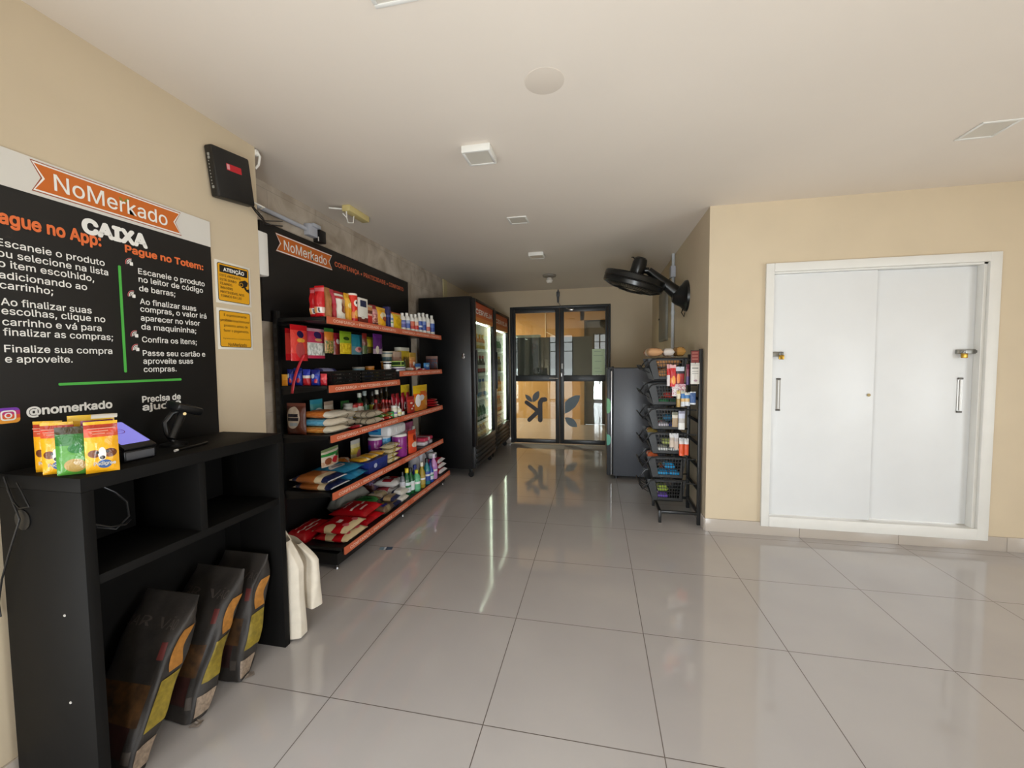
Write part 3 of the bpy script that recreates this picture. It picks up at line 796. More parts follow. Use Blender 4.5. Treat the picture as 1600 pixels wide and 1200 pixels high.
# ------------------------------------------------------------------ counter
CX0, CX1, CY0, CY1, CT = -0.70, -0.38, -0.50, 0.237, 0.99
ct = thing('checkout_counter', 'black checkout counter with two open compartments under its top', 'counter', (-0.54, -0.13, 0))
bx((CX0, CY0, CT - 0.04), (CX1, CY1, CT), 0.0015).build('countertop', BLACKM, ct)
mb = bx((CX0, CY0, 0.0), (CX1, CY0 + 0.03, CT - 0.04), 0.001); sp_ = mb.build('side_panel', BLACKM, ct)
mb = bx((CX0 + 0.1, CY1 - 0.03, 0.0), (CX1, CY1, CT - 0.04), 0.001); mb.box((CX0, CY1 - 0.03, 0.1), (CX0 + 0.1, CY1, CT - 0.04)); mb.build('side_panel', BLACKM, ct)
bx((CX0, CY0 + 0.03, 0.672), (CX1 - 0.004, CY1 - 0.03, 0.7), 0.001).build('shelf', BLACKM, ct)
bx((CX0, -0.158, 0.7), (CX1 - 0.004, -0.132, CT - 0.04), 0.001).build('divider', BLACKM, ct)
bx((CX0, CY0 + 0.03, 0.1), (CX0 + 0.015, CY1 - 0.03, CT - 0.04)).build('back_panel', BLACKM, ct)
for y, z in ((-0.52, 0.59), (-0.52, 0.33)):
    mb = MB(); mb.lathe([(0, 0), (0.004, 0), (0.003, 0.002), (0, 0.002)], (-0.47, CY0, z), 10, (0, -1, 0)); mb.build('screw_cap', M('screw_cap', 'b5b2ac', 0.4), sp_)
mb = MB(); mb.lathe([(0.018, 0.0), (0.03, 0.0), (0.03, 0.003), (0.018, 0.003)], (-0.605, CY0, 0.86), 24, (0, -1, 0)); mb.build('cable_grommet', BPLAS, sp_)
for i, (dx, lab) in enumerate(((0, 'thin black cable hanging down the end panel of the counter'), (0.05, 'thin black cable looping on the end panel beside the grommet'))):
    mb = MB()
    if i == 0: mb.tube([(-0.66, CY0 - 0.006, 0.985), (-0.63, CY0 - 0.008, 0.92), (-0.60, CY0 - 0.01, 0.865), (-0.64, CY0 - 0.012, 0.78), (-0.69, CY0 - 0.01, 0.68), (-0.72, CY0 - 0.006, 0.60), (-0.715, CY0 - 0.006, 0.56)], 0.0025)
    else: mb.tube([(-0.61, CY0 - 0.006, 0.97), (-0.57, CY0 - 0.012, 0.93), (-0.555, CY0 - 0.012, 0.905), (-0.59, CY0 - 0.014, 0.9), (-0.62, CY0 - 0.01, 0.915), (-0.64, CY0 - 0.01, 0.95)], 0.0022)
    tag(mb.build('loose_cable', BPLAS), lab, 'cable')
mb = MB(); mb.tube([(-0.42, -0.42, 0.94), (-0.41, -0.40, 0.92), (-0.41, -0.37, 0.88), (-0.42, -0.36, 0.83), (-0.43, -0.39, 0.80), (-0.44, -0.43, 0.82), (-0.45, -0.45, 0.86)], 0.003)
mb.tube([(-0.43, -0.45, 0.84), (-0.42, -0.41, 0.815), (-0.42, -0.37, 0.808), (-0.43, -0.35, 0.815)], 0.003)
tag(mb.build('coiled_cable', BPLAS), 'coiled black cord hanging in the left compartment of the counter', 'cable')

# card terminal
t = thing('card_terminal', 'black payment terminal with a lilac screen on the counter', 'payment terminal', (-0.53, -0.29, CT))
mb = bx((-0.605, -0.335, CT), (-0.462, -0.238, CT + 0.036), 0.004); bs = mb.build('base', BPLAS, t)
bx((-0.463, -0.33, CT + 0.006), (-0.4605, -0.245, CT + 0.031), 0.001).build('grey_front_strip', M('terminal_grey', '5b5d63', 0.4), bs)
Rt = Matrix.Rotation(math.radians(26), 3, 'Y')
mb = MB(); mb.box((-0.085, -0.05, -0.007), (0.085, 0.05, 0.007), 0.005)
for v in mb.bm.verts: v.co = Vector((-0.535, -0.287, CT + 0.077)) + Rt @ v.co
tb = mb.build('tablet', BPLAS, t)
mb = MB(); fsn = lambda u, v, d: Vector((-0.535, -0.287, CT + 0.077)) + Rt @ Vector((v, u, 0.0072 + d))
mb.prism(rrect(-0.043, -0.075, 0.043, 0.06, 0.003), fsn, 0, 0.0006); sc = mb.build('screen', M('screen_lilac', '8f8cf0', 0.3, emit=0.45), tb)
mb = MB(); ringshape(mb, cir(0.016, 24, 0.0, -0.02), cir(0.0135, 24, 0.0, -0.02), fsn, 0, 0.0009); text(mb, 'NoMerkado', -0.012, 0.012, -0.022, 0.004, fsn, 0.0009); mb.build('screen_emblem', M('screen_print', '7a3f8f', 0.4, emit=0.15), sc)
# scanner
t = thing('barcode_scanner', 'black barcode scanner on a gooseneck stand on the counter', 'scanner', (-0.6, -0.06, CT))
mb = MB(); mb.lathe([(0, 0), (0.045, 0), (0.045, 0.008), (0.012, 0.016), (0.0, 0.016)], (-0.6, -0.07, CT), 28); mb.build('base', BPLAS, t)
mb = MB(); mb.tube([(-0.6, -0.07, CT + 0.01), (-0.612, -0.085, CT + 0.05), (-0.62, -0.085, CT + 0.09), (-0.612, -0.06, CT + 0.125), (-0.6, -0.03, CT + 0.135)], 0.0095, 12); mb.build('gooseneck', BPLAS, t)
mb = MB(); Rh = Matrix.Rotation(math.radians(-18), 3, 'X') @ Matrix.Rotation(math.radians(12), 3, 'Y')
mb.box((-0.036, -0.06, -0.016), (0.036, 0.05, 0.016), 0.01, Rh)
for v in mb.bm.verts: v.co += Vector((-0.6, -0.015, CT + 0.14))
hd = mb.build('head', BPLAS, t)
mb = MB(); mb.cyl((-0.6, -0.03, CT + 0.125), (-0.585, -0.09, CT + 0.03), 0.015, 0.012, 14); mb.build('grip', BPLAS, hd)
mb = MB(); mb.lathe([(0, 0), (0.006, 0), (0, 0.003)], (-0.565, -0.05, CT + 0.122), 12, (1, -0.3, 0)); mb.build('indicator_light', M('amber_led', 'd9c08a', 0.3, emit=0.4), hd)
mb = MB(); mb.tube([(-0.47, -0.165, CT + 0.004), (-0.475, -0.12, CT + 0.006), (-0.485, -0.05, CT + 0.006), (-0.50, -0.02, CT + 0.006)], 0.004); t = mb.build('charging_cable', BPLAS)
tag(t, 'short black cord with a white tip lying on the counter', 'cable')
mb = MB(); mb.cyl((-0.468, -0.172, CT + 0.005), (-0.47, -0.16, CT + 0.005), 0.0045); mb.build('white_tip', WPLAS, t)


# ------------------------------------------------------------------ package builders (local: front = +x, width = y, up = z)
def pouch_mb(w, h, t, seed=0, crimp=0.06, flat=False, wr=0.05):
    mb = MB(); nu, nv = 12, 16; sd = seed * 3.7

    def thick(u, v):
        a = 1 - abs(2 * u - 1) ** 3.2
        b = min(1.0, max(0.0, (1 - crimp - v)) / 0.32) ** 0.6 if v < 1 - crimp else 0.0
        lowz = 1.0 if not flat else min(1, v / 0.2 + 0.0) ** 0.6
        return a * b * lowz
    for s in (1, -1):
        def fn(u, v, s=s):
            n = mnoise.noise(Vector((u * 5 + sd, v * 6, s))) * wr * t * 3
            th = thick(u, v)
            return Vector((s * (t / 2) * th + n * th + 0.0008 * s, (u - 0.5) * w * (1 - 0.06 * th), v * h))
        V = mb.grid(fn, nu, nv)
        if s == 1: F = V
        else: Bk = V
    for j in range(nv):
        mb._f([F[j][0], Bk[j][0], Bk[j + 1][0], F[j + 1][0]]); mb._f([F[j][-1], F[j + 1][-1], Bk[j + 1][-1], Bk[j][-1]])
    for i in range(nu):
        mb._f([F[0][i], F[0][i + 1], Bk[0][i + 1], Bk[0][i]]); mb._f([F[-1][i], Bk[-1][i], Bk[-1][i + 1], F[-1][i + 1]])
    return mb


def pillow_mb(L, Wd, t, seed=0, wr=0.06, seal=0.05):
    """lying packet: length along y, width along x, thickness z from 0"""
    mb = MB(); nu, nv = 12, 14; sd = seed * 5.1
    res = []
    for s in (1, -1):
        def fn(u, v, s=s):
            a = (1 - abs(2 * u - 1) ** 5) ** 0.7; e = abs(2 * v - 1)
            b = max(0.0, 1 - (e / (1 - seal)) ** 7) ** 0.6 if e < 1 - seal else 0.0
            th = a * b
            n = -s * abs(mnoise.noise(Vector((u * 4 + sd, v * 5, s * 2)))) * wr * t * 3 * th
            return Vector(((u - 0.5) * Wd * (1 + 0.05 * (1 - b)), (v - 0.5) * L, t * 0.5 + s * (t * 0.5 - 0.0008) * th + n + 0.0008 * s))
        res.append(mb.grid(fn, nu, nv))
    F, Bk = res
    for j in range(nv):
        mb._f([F[j][0], Bk[j][0], Bk[j + 1][0], F[j + 1][0]]); mb._f([F[j][-1], F[j + 1][-1], Bk[j + 1][-1], Bk[j][-1]])
    for i in range(nu):
        mb._f([F[0][i], F[0][i + 1], Bk[0][i + 1], Bk[0][i]]); mb._f([F[-1][i], Bk[-1][i], Bk[-1][i + 1], F[-1][i + 1]])
    zmin = min(v.co.z for v in mb.bm.verts)
    for v in mb.bm.verts: v.co.z -= zmin
    return mb


_seed = [0]


def single(name, mb, mat, label, cat, loc, rz=0, group=None):
    o = mb.build(name, mat, None, loc=loc, ang=50); o.rotation_euler = (0, 0, rz)
    return tag(o, label, cat, group)


def pouch(label, mat, loc, w, h, t, rz=0, name='pouch', cat='pouch', group=None, flat=False, wr=0.05):
    _seed[0] += 1
    return single(name, pouch_mb(w, h, t, _seed[0], flat=flat, wr=wr), mat, label, cat, loc, rz, group)


def pillow(label, mat, loc, L, Wd, t, rz=0, name='packet', cat='packet', group=None, wr=0.06):
    _seed[0] += 1
    return single(name, pillow_mb(L, Wd, t, _seed[0], wr), mat, label, cat, loc, rz, group)


def carton(label, mat, loc, w, h, d, rz=0, name='carton', cat='box', group=None, bev=0.002):
    mb = MB(); mb.box((-d / 2, -w / 2, 0), (d / 2, w / 2, h), bev)
    return single(name, mb, mat, label, cat, loc, rz, group)


def bottle(label, loc, r, h, bodym, capm, labelm=None, shape='round', name='bottle', cat='bottle', group=None, rz=0, sy=1.0, neck=0.35, n=18):
    t = thing(name, label, cat, loc, rz, group)
    hb = h * 0.86; rn = r * neck
    prof = {'round': [(0, 0), (r * .92, 0), (r, h * .03), (r, h * .52), (r * .9, h * .62), (rn * 1.1, h * .78), (rn, h * .82), (rn, hb)],
            'jug': [(0, 0), (r * .94, 0), (r, h * .03), (r, h * .62), (r * .92, h * .72), (r * .6, h * .82), (rn, hb)],
            'jar': [(0, 0), (r * .95, 0), (r, h * .05), (r, h * .72), (r * .86, hb)],
            'slim': [(0, 0), (r * .9, 0), (r, h * .02), (r, h * .66), (r * .8, h * .75), (rn, hb)]}[shape]
    mb = MB(); mb.lathe(prof, n=n, sy=sy); mb.build('body', bodym, t, False)
    rc = rn * 1.35 if shape != 'jar' else r * .95
    mb = MB(); mb.lathe([(0, hb - h * .02), (rc, hb - h * .02), (rc, h * .985), (rc * .85, h), (0, h)], n=n, sy=sy if shape == 'jar' else 1); mb.build('cap' if shape != 'jar' else 'lid', capm, t, False)
    if labelm is not None:
        z0, z1 = {'round': (.14, .5), 'jug': (.15, .58), 'jar': (.15, .66), 'slim': (.1, .62)}[shape]
        mb = MB(); mb.lathe([(r * 1.01, h * z0), (r * 1.015, h * z0), (r * 1.015, h * z1), (r * 1.01, h * z1)], n=n, sy=sy); mb.build('label', labelm, t, False)
    return t


def tub(label, loc, r, h, bodym, lidm, taper=0.88, name='tub', cat='tub', group=None, lid=True):
    t = thing(name, label, cat, loc, 0, group)
    mb = MB(); mb.lathe([(0, 0), (r * taper, 0), (r * taper, h * .02), (r, h * .9)], n=22); mb.build('cup', bodym, t, False)
    mb = MB(); mb.lathe([(0, h * .88), (r * 1.04, h * .88), (r * 1.04, h * .98), (r * .98, h), (0, h)], n=22); mb.build('lid', lidm, t, False)
    return t


def can(label, loc, r, h, bodym, name='can', cat='can', group=None):
    t = thing(name, label, cat, loc, 0, group)
    mb = MB(); mb.lathe([(0, 0), (r * .95, 0), (r, h * .03), (r, h * .97), (r * .95, h)], n=22); mb.build('body', bodym, t, False)
    mb = MB(); mb.lathe([(0, h * .985), (r * .93, h * .985), (r * .95, h * 1.005), (r * .9, h)], n=22); mb.build('lid', STEEL, t, False)
    return t


# pet-food pouches on the counter ---------------------------------------
def pet_pouch(label, x, y, rz, w=0.07, h=0.15, print_=True, mat=None, lean=0):
    _seed[0] += 1
    t = thing('pet_food_pouch', label, 'pouch', (x, y, CT + 0.001), rz, 'pet food pouches on the counter')
    dog = ((0.28, 0.38, .2, .075, '6b3a20'), (0.74, 0.38, .2, .085, '6b3a20'), (0.5, 0.37, .12, .13, 'efe6da'), (0.36, .40, .05, .03, '1d120c'), (0.66, .41, .05, .03, '1d120c'), (0.5, 0.30, .085, .04, '241a16'))
    base = mat or pk('eaa81a', ((0.70, 'c9512f'), (0.80, 'd0452f'), (0.86, 'a8361f'), (0.94, 'd9a92a')), dog + ((0.56, 0.17, .21, .085, '3d5f96'),), rough=0.22)
    o = pouch_mb(w, h, 0.022, _seed[0], 0.05, True).build('sachet', base, t, False)
    if print_:
        fp = lambda u, v, d: Vector((0.0128, u, v))
        mb = MB(); text(mb, 'Pedigree', -0.018, 0.027, h * .155, 0.009, fp, 0, 0.0, 0.03); mb.build('brand_lettering', PWHITE, o, False)
        mb = MB()
        for k, (a, b) in enumerate(((-.028, .03), (-.025, .015), (-.018, .008))): mb.prism([(a, h * (.86 - k * .05)), (b, h * (.86 - k * .05)), (b, h * (.876 - k * .05)), (a, h * (.876 - k * .05))], fp, 0, 0.0005)
        mb.build('printed_band', M('print_pink', 'e7b9a0', 0.4), o, False)
    return t


pet_pouch('yellow pet food pouch with a dog face standing in front at the right', -0.40, -0.432, math.radians(-33))
pet_pouch('leftmost yellow pet food pouch, mostly behind its neighbour', -0.548, -0.455, math.radians(-62), 0.068, 0.15)
pet_pouch('second yellow pet food pouch from the left beside the green one', -0.497, -0.468, math.radians(-52))
GRN = pk('4f8f36', ((0.62, '2c6a2c'), (0.85, '3a3018')), ((0.55, 0.2, .3, .14, 'a98a4a'), (.6, .55, .22, .1, '1f6b2c')), rough=0.22)
pet_pouch('green pet food pouch between the yellow ones', -0.446, -0.455, math.radians(-50), 0.075, 0.138, False, GRN)
PUR = pk('5a1440', ((0.8, '7a1c4c'),), ((0.5, 0.4, .3, .2, '6e2350'),), rough=0.22)
pet_pouch('dark purple pet food pouch behind the front yellow one', -0.430, -0.425, math.radians(-36), 0.068, 0.15, False, PUR)
pet_pouch('yellow pet food pouch at the back, under the paper slip', -0.455, -0.395, math.radians(-36), 0.1, 0.163, False, pk('e8b21f', ((0.9, 'f0c53a'),), rough=.22))
mb = MB(); mb.grid(lambda u, v: Vector((-0.02 + 0.04 * v, (u - .5) * .055, 0.006 * math.sin(v * 3.1) - 0.02 * (v - .5) ** 2 + (0.0))), 6, 8)
o = mb.build('paper_slip', M('receipt_paper', 'dedbd2', 0.6), loc=(-0.432, -0.40, CT + 0.162)); o.rotation_euler = (0, 0, math.radians(-36))
tag(o, 'small white paper slip lying across the tops of the pet food pouches', 'receipt')


# charcoal bags under the counter -----------------------------------------
def charcoal(yb, yt, lab, z1=0.455, x0=-0.64, x1=-0.41):
    t = thing('charcoal_bag', lab, 'charcoal bag', ((x0 + x1) / 2, yb, 0), 0, 'charcoal bags under the counter')
    mb = MB(); _seed[0] += 1; sd = _seed[0] * 2.3; tk = 0.1
    nu, nv = 40, 18

    def sec(a, v):
        # rounded rectangle section (superellipse), width along x, thickness along y, closing to a seam at the top
        w = (x1 - x0) / 2; d = tk / 2 * (1 if v < 0.78 else max(0.05, 1 - ((v - 0.78) / 0.2) ** 1.2)); d *= min(1, 0.75 + v * 1.5)
        ca, sa = math.cos(a), math.sin(a); p = 0.42
        return w * math.copysign(abs(ca) ** p, ca), d * math.copysign(abs(sa) ** p, sa)

    def pos(a, v, out=0.0):
        X, Y = sec(a, v); n = mnoise.noise(Vector((math.cos(a) * 1.6 + sd, math.sin(a) * 1.6, v * 4))) * 0.02 * (1 - v * .35)
        k = 1 + (n + out) / max(0.03, math.hypot(X, Y))
        bul = 1 + 0.04 * math.sin(v * math.pi)
        return Vector(((x0 + x1) / 2 + X * k * bul, yb + tk * .5 + (yt - yb - tk * .5) * v ** 1.1 + Y * k * bul, 0.004 + v * z1))
    mb.grid(lambda u, v: pos(2 * math.pi * u, v), nu, nv, True)
    r0 = [v for v in mb.bm.verts if abs(v.co.z - 0.004) < 1e-5]
    b = mb.build('sack', M('charcoal_sack', '2e2925', 0.55, noise=0.35, nscale=12, bump=0.6), t, ang=60)
    ga = lambda s: -0.68 * (1 - s) + 0.42 * s   # angle across the gusset side that faces the room

    def patch(name, s0, s1, v0, v1, mat, out=0.003, par=None, bend=0.0):
        m2 = MB(); m2.grid(lambda u, v: pos(ga(s0 + (s1 - s0) * u + bend * math.sin(v * 3.14)), v0 + (v1 - v0) * v, out), 6, 8)
        return m2.build(name, mat, par or b)
    patch('yellow_label', .28, .85, .25, .53, M('charcoal_yellow', '85721f', 0.6, noise=0.25, nscale=60))
    patch('orange_title', .55, .82, .56, .8, M('charcoal_orange', 'a06a26', 0.6, noise=0.2, nscale=70), bend=-0.18)
    patch('barcode_label', .2, .8, .03, .17, M('charcoal_barcode', '8c7a68', 0.6, noise=0.3, nscale=90))
    fa = lambda s: -2.5 * (1 - s) - 0.72 * s      # angle across the wide face that faces the viewer

    def fpatch(name, s0, s1, v0, v1, mat, out=0.003):
        m2 = MB(); m2.grid(lambda u, v: pos(fa(s0 + (s1 - s0) * u), v0 + (v1 - v0) * v, out), 6, 6)
        return m2.build(name, mat, b)
    fpatch('red_seal', .74, .92, .66, .76, M('charcoal_red', '5e2622', 0.6))
    fpatch('ember_picture', .1, .86, .3, .52, M('charcoal_ember', '4a3015', 0.6, noise=0.7, nscale=25))
    fpatch('fire_picture', .1, .7, .12, .3, M('charcoal_fire', '351813', 0.6, noise=0.5, nscale=20))
    fpatch('weight_box', .72, .95, .1, .18, M('charcoal_weight', '4a423b', 0.6))

    def wf(u, v, d): return pos(fa(u), v, 0.0035)
    m2 = MB(); text(m2, 'CARVÃO', .1, .96, .82, .05, wf, 0, 0.0); m2.build('title_lettering', M('charcoal_title', '4c443e', 0.6), b)
    return t


charcoal(-0.43, -0.156, 'black charcoal sack nearest the viewer under the counter')
charcoal(-0.225, 0.035, 'middle black charcoal sack under the counter')
charcoal(-0.03, 0.165, 'black charcoal sack against the far leg of the counter')


# white cloth totes on the counter's far side -------------------------------
def tote(lab, x0, x1, y0, y1, z0, z1, seed):
    t = thing('tote_bag', lab, 'tote bag', ((x0 + x1) / 2, y0, z0), 0, 'white cloth totes beside the counter')
    mb = MB(); w = x1 - x0; d = (y1 - y0) / 2; cx = (x0 + x1) / 2; cy = (y0 + y1) / 2

    def fn(u, v):
        a = 2 * math.pi * u; ca, sa = math.cos(a), math.sin(a)
        k = 1 - 0.42 * max(0, (v - 0.72) / 0.28) ** 1.3
        dd = d * (0.55 + 0.45 * (1 - v)) * (1 + 0.18 * math.sin(5 * a + seed))
        n = mnoise.noise(Vector((ca * 1.4 + seed, sa * 1.4, v * 2.5))) * 0.012
        return Vector((cx - (1 - k) * w * 0.35 + (w / 2 * k + n) * math.copysign(abs(ca) ** .55, ca), cy + (dd + n * .7) * math.copysign(abs(sa) ** .55, sa), z0 + (z1 - z0) * v - 0.03 * v * v * (ca > 0) * ca))
    V = mb.grid(fn, 40, 18, True); mb._f(V[0][::-1])
    mb.build('sack', M('raw_cotton', 'ddd3c2', 0.85, noise=0.04, nscale=30, bump=0.1), t, ang=70)
    for s in (-1, 1):
        m2 = MB(); p = [(cx - w * .1, cy + s * d * .3, z1 - 0.03), (cx - w * .25, cy + s * d * .2, z1 + 0.03), (cx - w * .42, cy, z1 + 0.06), (cx - w * .5, cy - s * d * .2, z1 - 0.01), (cx - w * .42, cy - s * d * .3, z1 - 0.06)]
        m2.tube(p, 0.008, 8); m2.build('strap', M('raw_cotton', 'ddd3c2'), t)
    return t


tote('white cloth tote bag hanging beside the counter, the longer one in front', -0.56, -0.345, 0.247, 0.33, 0.012, 0.49, 1.3)
tote('white cloth tote bag hanging behind the longer one', -0.60, -0.335, 0.345, 0.42, 0.10, 0.44, 4.2)
mb = MB(); mb.tube([(-0.5, 0.237, 0.50), (-0.5, 0.254, 0.50), (-0.5, 0.258, 0.512)], 0.004); mb.lathe([(0, 0), (0.014, 0), (0.014, 0.004), (0, 0.004)], (-0.5, 0.237, 0.50), 14, (0, 1, 0))
mb.build('bag_hook', WPLAS, ct)
for (x, y, rz, lab) in ((-0.40, -0.20, .3, 'crumpled scrap of foil on the floor at the middle charcoal sack'), (-0.405, 0.035, .9, 'crumpled scrap of foil on the floor at the far charcoal sack')):
    mb = MB(); mb.grid(lambda u, v: Vector(((u - .5) * .035, (v - .5) * .03, 0.002 + 0.012 * abs(mnoise.noise(Vector((u * 4 + rz, v * 4, 1)))))), 6, 6)
    single('foil_scrap', mb, M('foil_scrap', '9a8f86', 0.3, 0.3), lab, 'scrap', (x, y, 0.0), rz)
mb = MB(); mb.grid(lambda u, v: Vector(((u - .5) * .045, (v - .5) * .09, 0.002 + 0.006 * abs(mnoise.noise(Vector((u * 3, v * 3, 4)))))), 6, 8)
single('floor_wrapper', mb, pk('7f9aad', ((0.35, 'c8d2d8'), (0.5, '3a5872')), ax=1, uv=(0, 1)), 'small blue and white wrapper on the floor in front of the shelves', 'wrapper', (-0.43, 1.21, 0.0), math.radians(-75))

# ------------------------------------------------------------------ gondola shelving
YG0, YG1, YG2 = 0.87, 1.795, 2.745
hd = thing('wall_header', 'black header board with orange ribbon logo above the shelves', 'sign', (XG, 1.8, 1.9))
bx((XG, 0.812, 1.575), (XG + 0.02, 2.8, 2.187), 0.001).build('board', M('header_black', '14110f', 0.45), hd)
fh = on_x(XG + 0.0205)
ribbon(hd, fh, 0.933, 1.498, 2.031, 2.145, 0.035, 'NoMerkado', 0.062, 2.055, 1.0, 1.43, 0.008)
mb = MB(); text(mb, 'CONFIANÇA • PRATICIDADE • CONFORTO', 1.532, 2.687, 2.071, 0.036, fh, 0, 0.0, 0.02); mb.build('slogan_lettering', M('slogan_red', 'd96f4a', 0.5), hd)

gd = thing('gondola_shelving', 'black double-bay market shelving with orange price rails', 'shelving', (-0.8, 1.8, 0))
for a, b in ((YG0, YG1), (YG1, YG2)):
    mb = bx((XG + 0.022, a + 0.03, 0.05), (XG + 0.035, b, 1.62)); mb.build('back_panel', M('shelf_back_black', '0e0d0d', 0.5), gd)
for y in (YG0 - 0.005, YG1 - 0.005, YG2 - 0.025):
    mb = bx((XG + 0.035, y, 0.0), (XG + 0.065, y + 0.03, 1.64), 0.002); u = mb.build('upright', BLACK, gd)
SLOT = M('slot_dark', '2b2b2c', 0.5)
mb = MB()
for k in range(24): mb.box((XG + 0.04, YG0 - 0.0062, 0.2 + k * 0.058), (XG + 0.06, YG0 - 0.005, 0.225 + k * 0.058))
mb.build('slot_strip', SLOT, gd)
RTXT = M('rail_print', 'f6d3c0', 0.5)
ZS = {}


def shelf(key, z, a, b, xf=-0.6, deck=False):
    mb = bx((XG + 0.065, a + 0.004, z - 0.022), (xf, b - 0.004, z), 0.0015)
    mb.box((xf - 0.012, a + 0.004, z - 0.045), (xf, b - 0.004, z), 0.0015)
    s = mb.build('base_deck' if deck else 'shelf_board', BLACK, gd)
    tl = 0.006
    mb = MB(); r0, r1 = z - 0.043, z + 0.002
    mb.prism([(0, r0), (0.010, r0), (0.006, r1), (0, r1)], lambda u, v, d: Vector((xf + u, d, v)), a + 0.006, b - 0.006)
    r = mb.build('price_rail', RAIL, s)
    frl = lambda u, v, d: Vector((xf + 0.0102 - (v - r0) * 0.09 + d, u, v))
    mb = MB(); text(mb, 'CONFIANÇA • PRATICIDADE • CONFORTO', a + 0.06, b - 0.06, z - 0.030, 0.017, frl, 0.0006, 0.0, 0.012); mb.build('rail_lettering', RTXT, r)
    for yy in (a + 0.012, b - 0.016):
        m2 = MB(); m2.prism([(XG + 0.06, z - 0.022), (xf - 0.03, z - 0.022), (xf - 0.05, z - 0.028), (XG + 0.07, z - 0.06)], lambda u, v, d: Vector((u, d, v)), yy, yy + 0.003)
        if not deck and key != 's1': m2.build('bracket', BLACK, s)
        else: m2.bm.free()


for k, z in (('s1', 1.595), ('s3', 0.855), ('s4', 0.492)):
    shelf(k, z, YG0, YG1); shelf(k, z, YG1, YG2)
shelf('s2', 1.168, YG0, YG1); shelf('s2', 1.238, YG1, YG2)
shelf('b', 0.15, YG0, YG1, -0.53, True); shelf('b', 0.15, YG1, YG2, -0.53, True)
bx((XG + 0.06, YG0 + 0.01, 0.03), (-0.58, YG2 - 0.01, 0.105), 0.002).build('kickplate', BLACK, gd)
for y in (YG0 + 0.03, YG1, YG2 - 0.03):
    mb = MB(); mb.cyl((-0.60, y, 0.0), (-0.60, y, 0.012), 0.014, 0.01, 14); mb.cyl((-0.60, y, 0.012), (-0.60, y, 0.032), 0.006, n=10); mb.build('levelling_foot', STEEL, gd)
S1, S2L, S2R, S3, S4, B0 = 1.5955, 1.1685, 1.2385, 0.8555, 0.4925, 0.1505


def fr(zs, px0, px1, top, X=-0.615, iso=0.0, pyb=None):
    """front row: y centre, width and height of an item whose front stands on the plane x = X"""
    pyb = top + 20 if pyb is None else pyb
    y0 = at(px0, pyb, 0, X - iso).y; y1 = at(px1, pyb, 0, X).y
    zt = at((px0 + px1) / 2, top, 0, X).z
    return (y0 + y1) / 2, max(0.012, y1 - y0), max(0.02, zt - zs)


def en(zs, px0, px1, top, Y=0.885):
    x0 = at(px0, top + 20, 1, Y).x; x1 = at(px1, top + 20, 1, Y).x
    return (x0 + x1) / 2, x1 - x0, max(0.02, at((px0 + px1) / 2, top, 1, Y).z - zs)


# top shelf --------------------------------------------------------------
RB = pk('c3141c', ((0.10, 'd9b7a8'), (0.29, 'c3141c'), (0.80, 'd96a72'), (0.93, 'c3141c')), ((0.35, .195, .2, .09, 'e9a36a', 1), (0.72, .195, .18, .09, 'ece4de', 1), (0.72, .195, .07, .07, '4a4a4a', 1)), rough=0.25)
for i, (a, b, lab) in enumerate(((479, 493, 'red vacuum-packed brick at the left end of the top shelf, leftmost'), (494, 509, 'red vacuum-packed brick next to the leftmost one on the top shelf'))):
    xc, w, h = en(S1, a, b, 448 - i, 0.882)
    pouch(lab, RB, (xc, 0.915, S1), w * .98, h, 0.062, -math.pi / 2, 'coffee_brick', 'packet', 'red bricks on the top shelf', flat=True, wr=.03)
KR = M('kraft_paper', 'a9713c', 0.6, noise=0.15, nscale=30)


def F(kind, zs, px0, px1, top, lab, mat, X=-0.615, d=0.06, iso=0.0, **k):
    y, w, h = fr(zs, px0, px1, top, X, iso, k.pop('pyb', None))
    if kind == 'pouch': return pouch(lab, mat, (X - d / 2, y, zs), w, h, d, **k)
    if kind == 'carton': return carton(lab, mat, (X - d / 2, y, zs), w, h, d, **k)


F('pouch', S1, 511, 522, 449, 'brown kraft paper packet on the top shelf beside the red bricks', KR, name='paper_packet', cat='packet')
F('pouch', S1, 522, 528, 452, 'narrow red packet on the top shelf beside the kraft packet', pk('a81422', ((.5, 'b83348'),)), name='packet', cat='packet')
F('pouch', S1, 527, 543, 455, 'white and red snack bag with a brown cup picture on the top shelf', pk('e6dfd0', ((.62, 'efe9dc'), (.72, 'c33a35'), (.82, 'efe9dc'), (.9, '9c1c1c')), ((.62, .42, .26, .2, '7a3a24'), (.62, .5, .1, .25, 'b98a66')), rough=.28), d=.07, name='snack_bag', cat='packet')
F('pouch', S1, 543, 551, 458, 'golden yellow packet on the top shelf left of the red tube', pk('d99a1c', ((.5, 'e6b13a'), (.8, 'd9a018')), ((.5, .55, .3, .1, 'f0d68a'),), rough=.2), name='packet', cat='packet')
y, w, h = fr(S1, 550, 561, 459)
can('red snack tube with a white oval on the top shelf', (-0.645, y + .01, S1), 0.036, h, pk('c9201c', ((.12, 'd97a2c'), (.34, 'd9301c'), (.93, 'e8dcd0')), ((.5, .66, .3, .12, 'f0e8dc'), (.5, .68, .12, .05, '2a1c18'), (.5, .3, .25, .12, 'e8b060')), rough=.25, uv=(1, 2)), 'snack_tube', 'snack tube')
F('carton', S1, 560, 574, 466, 'white carton with a dark blue top panel on the top shelf', pk('5e241c', ((.22, 'e6e2d6'),), ((.5, .78, .34, .13, '1f2a4c', 1), (.5, .12, .36, .09, '6e2a20', 1), (.45, .22, .2, .06, 'd8d2c2')), rough=.4), d=.065)
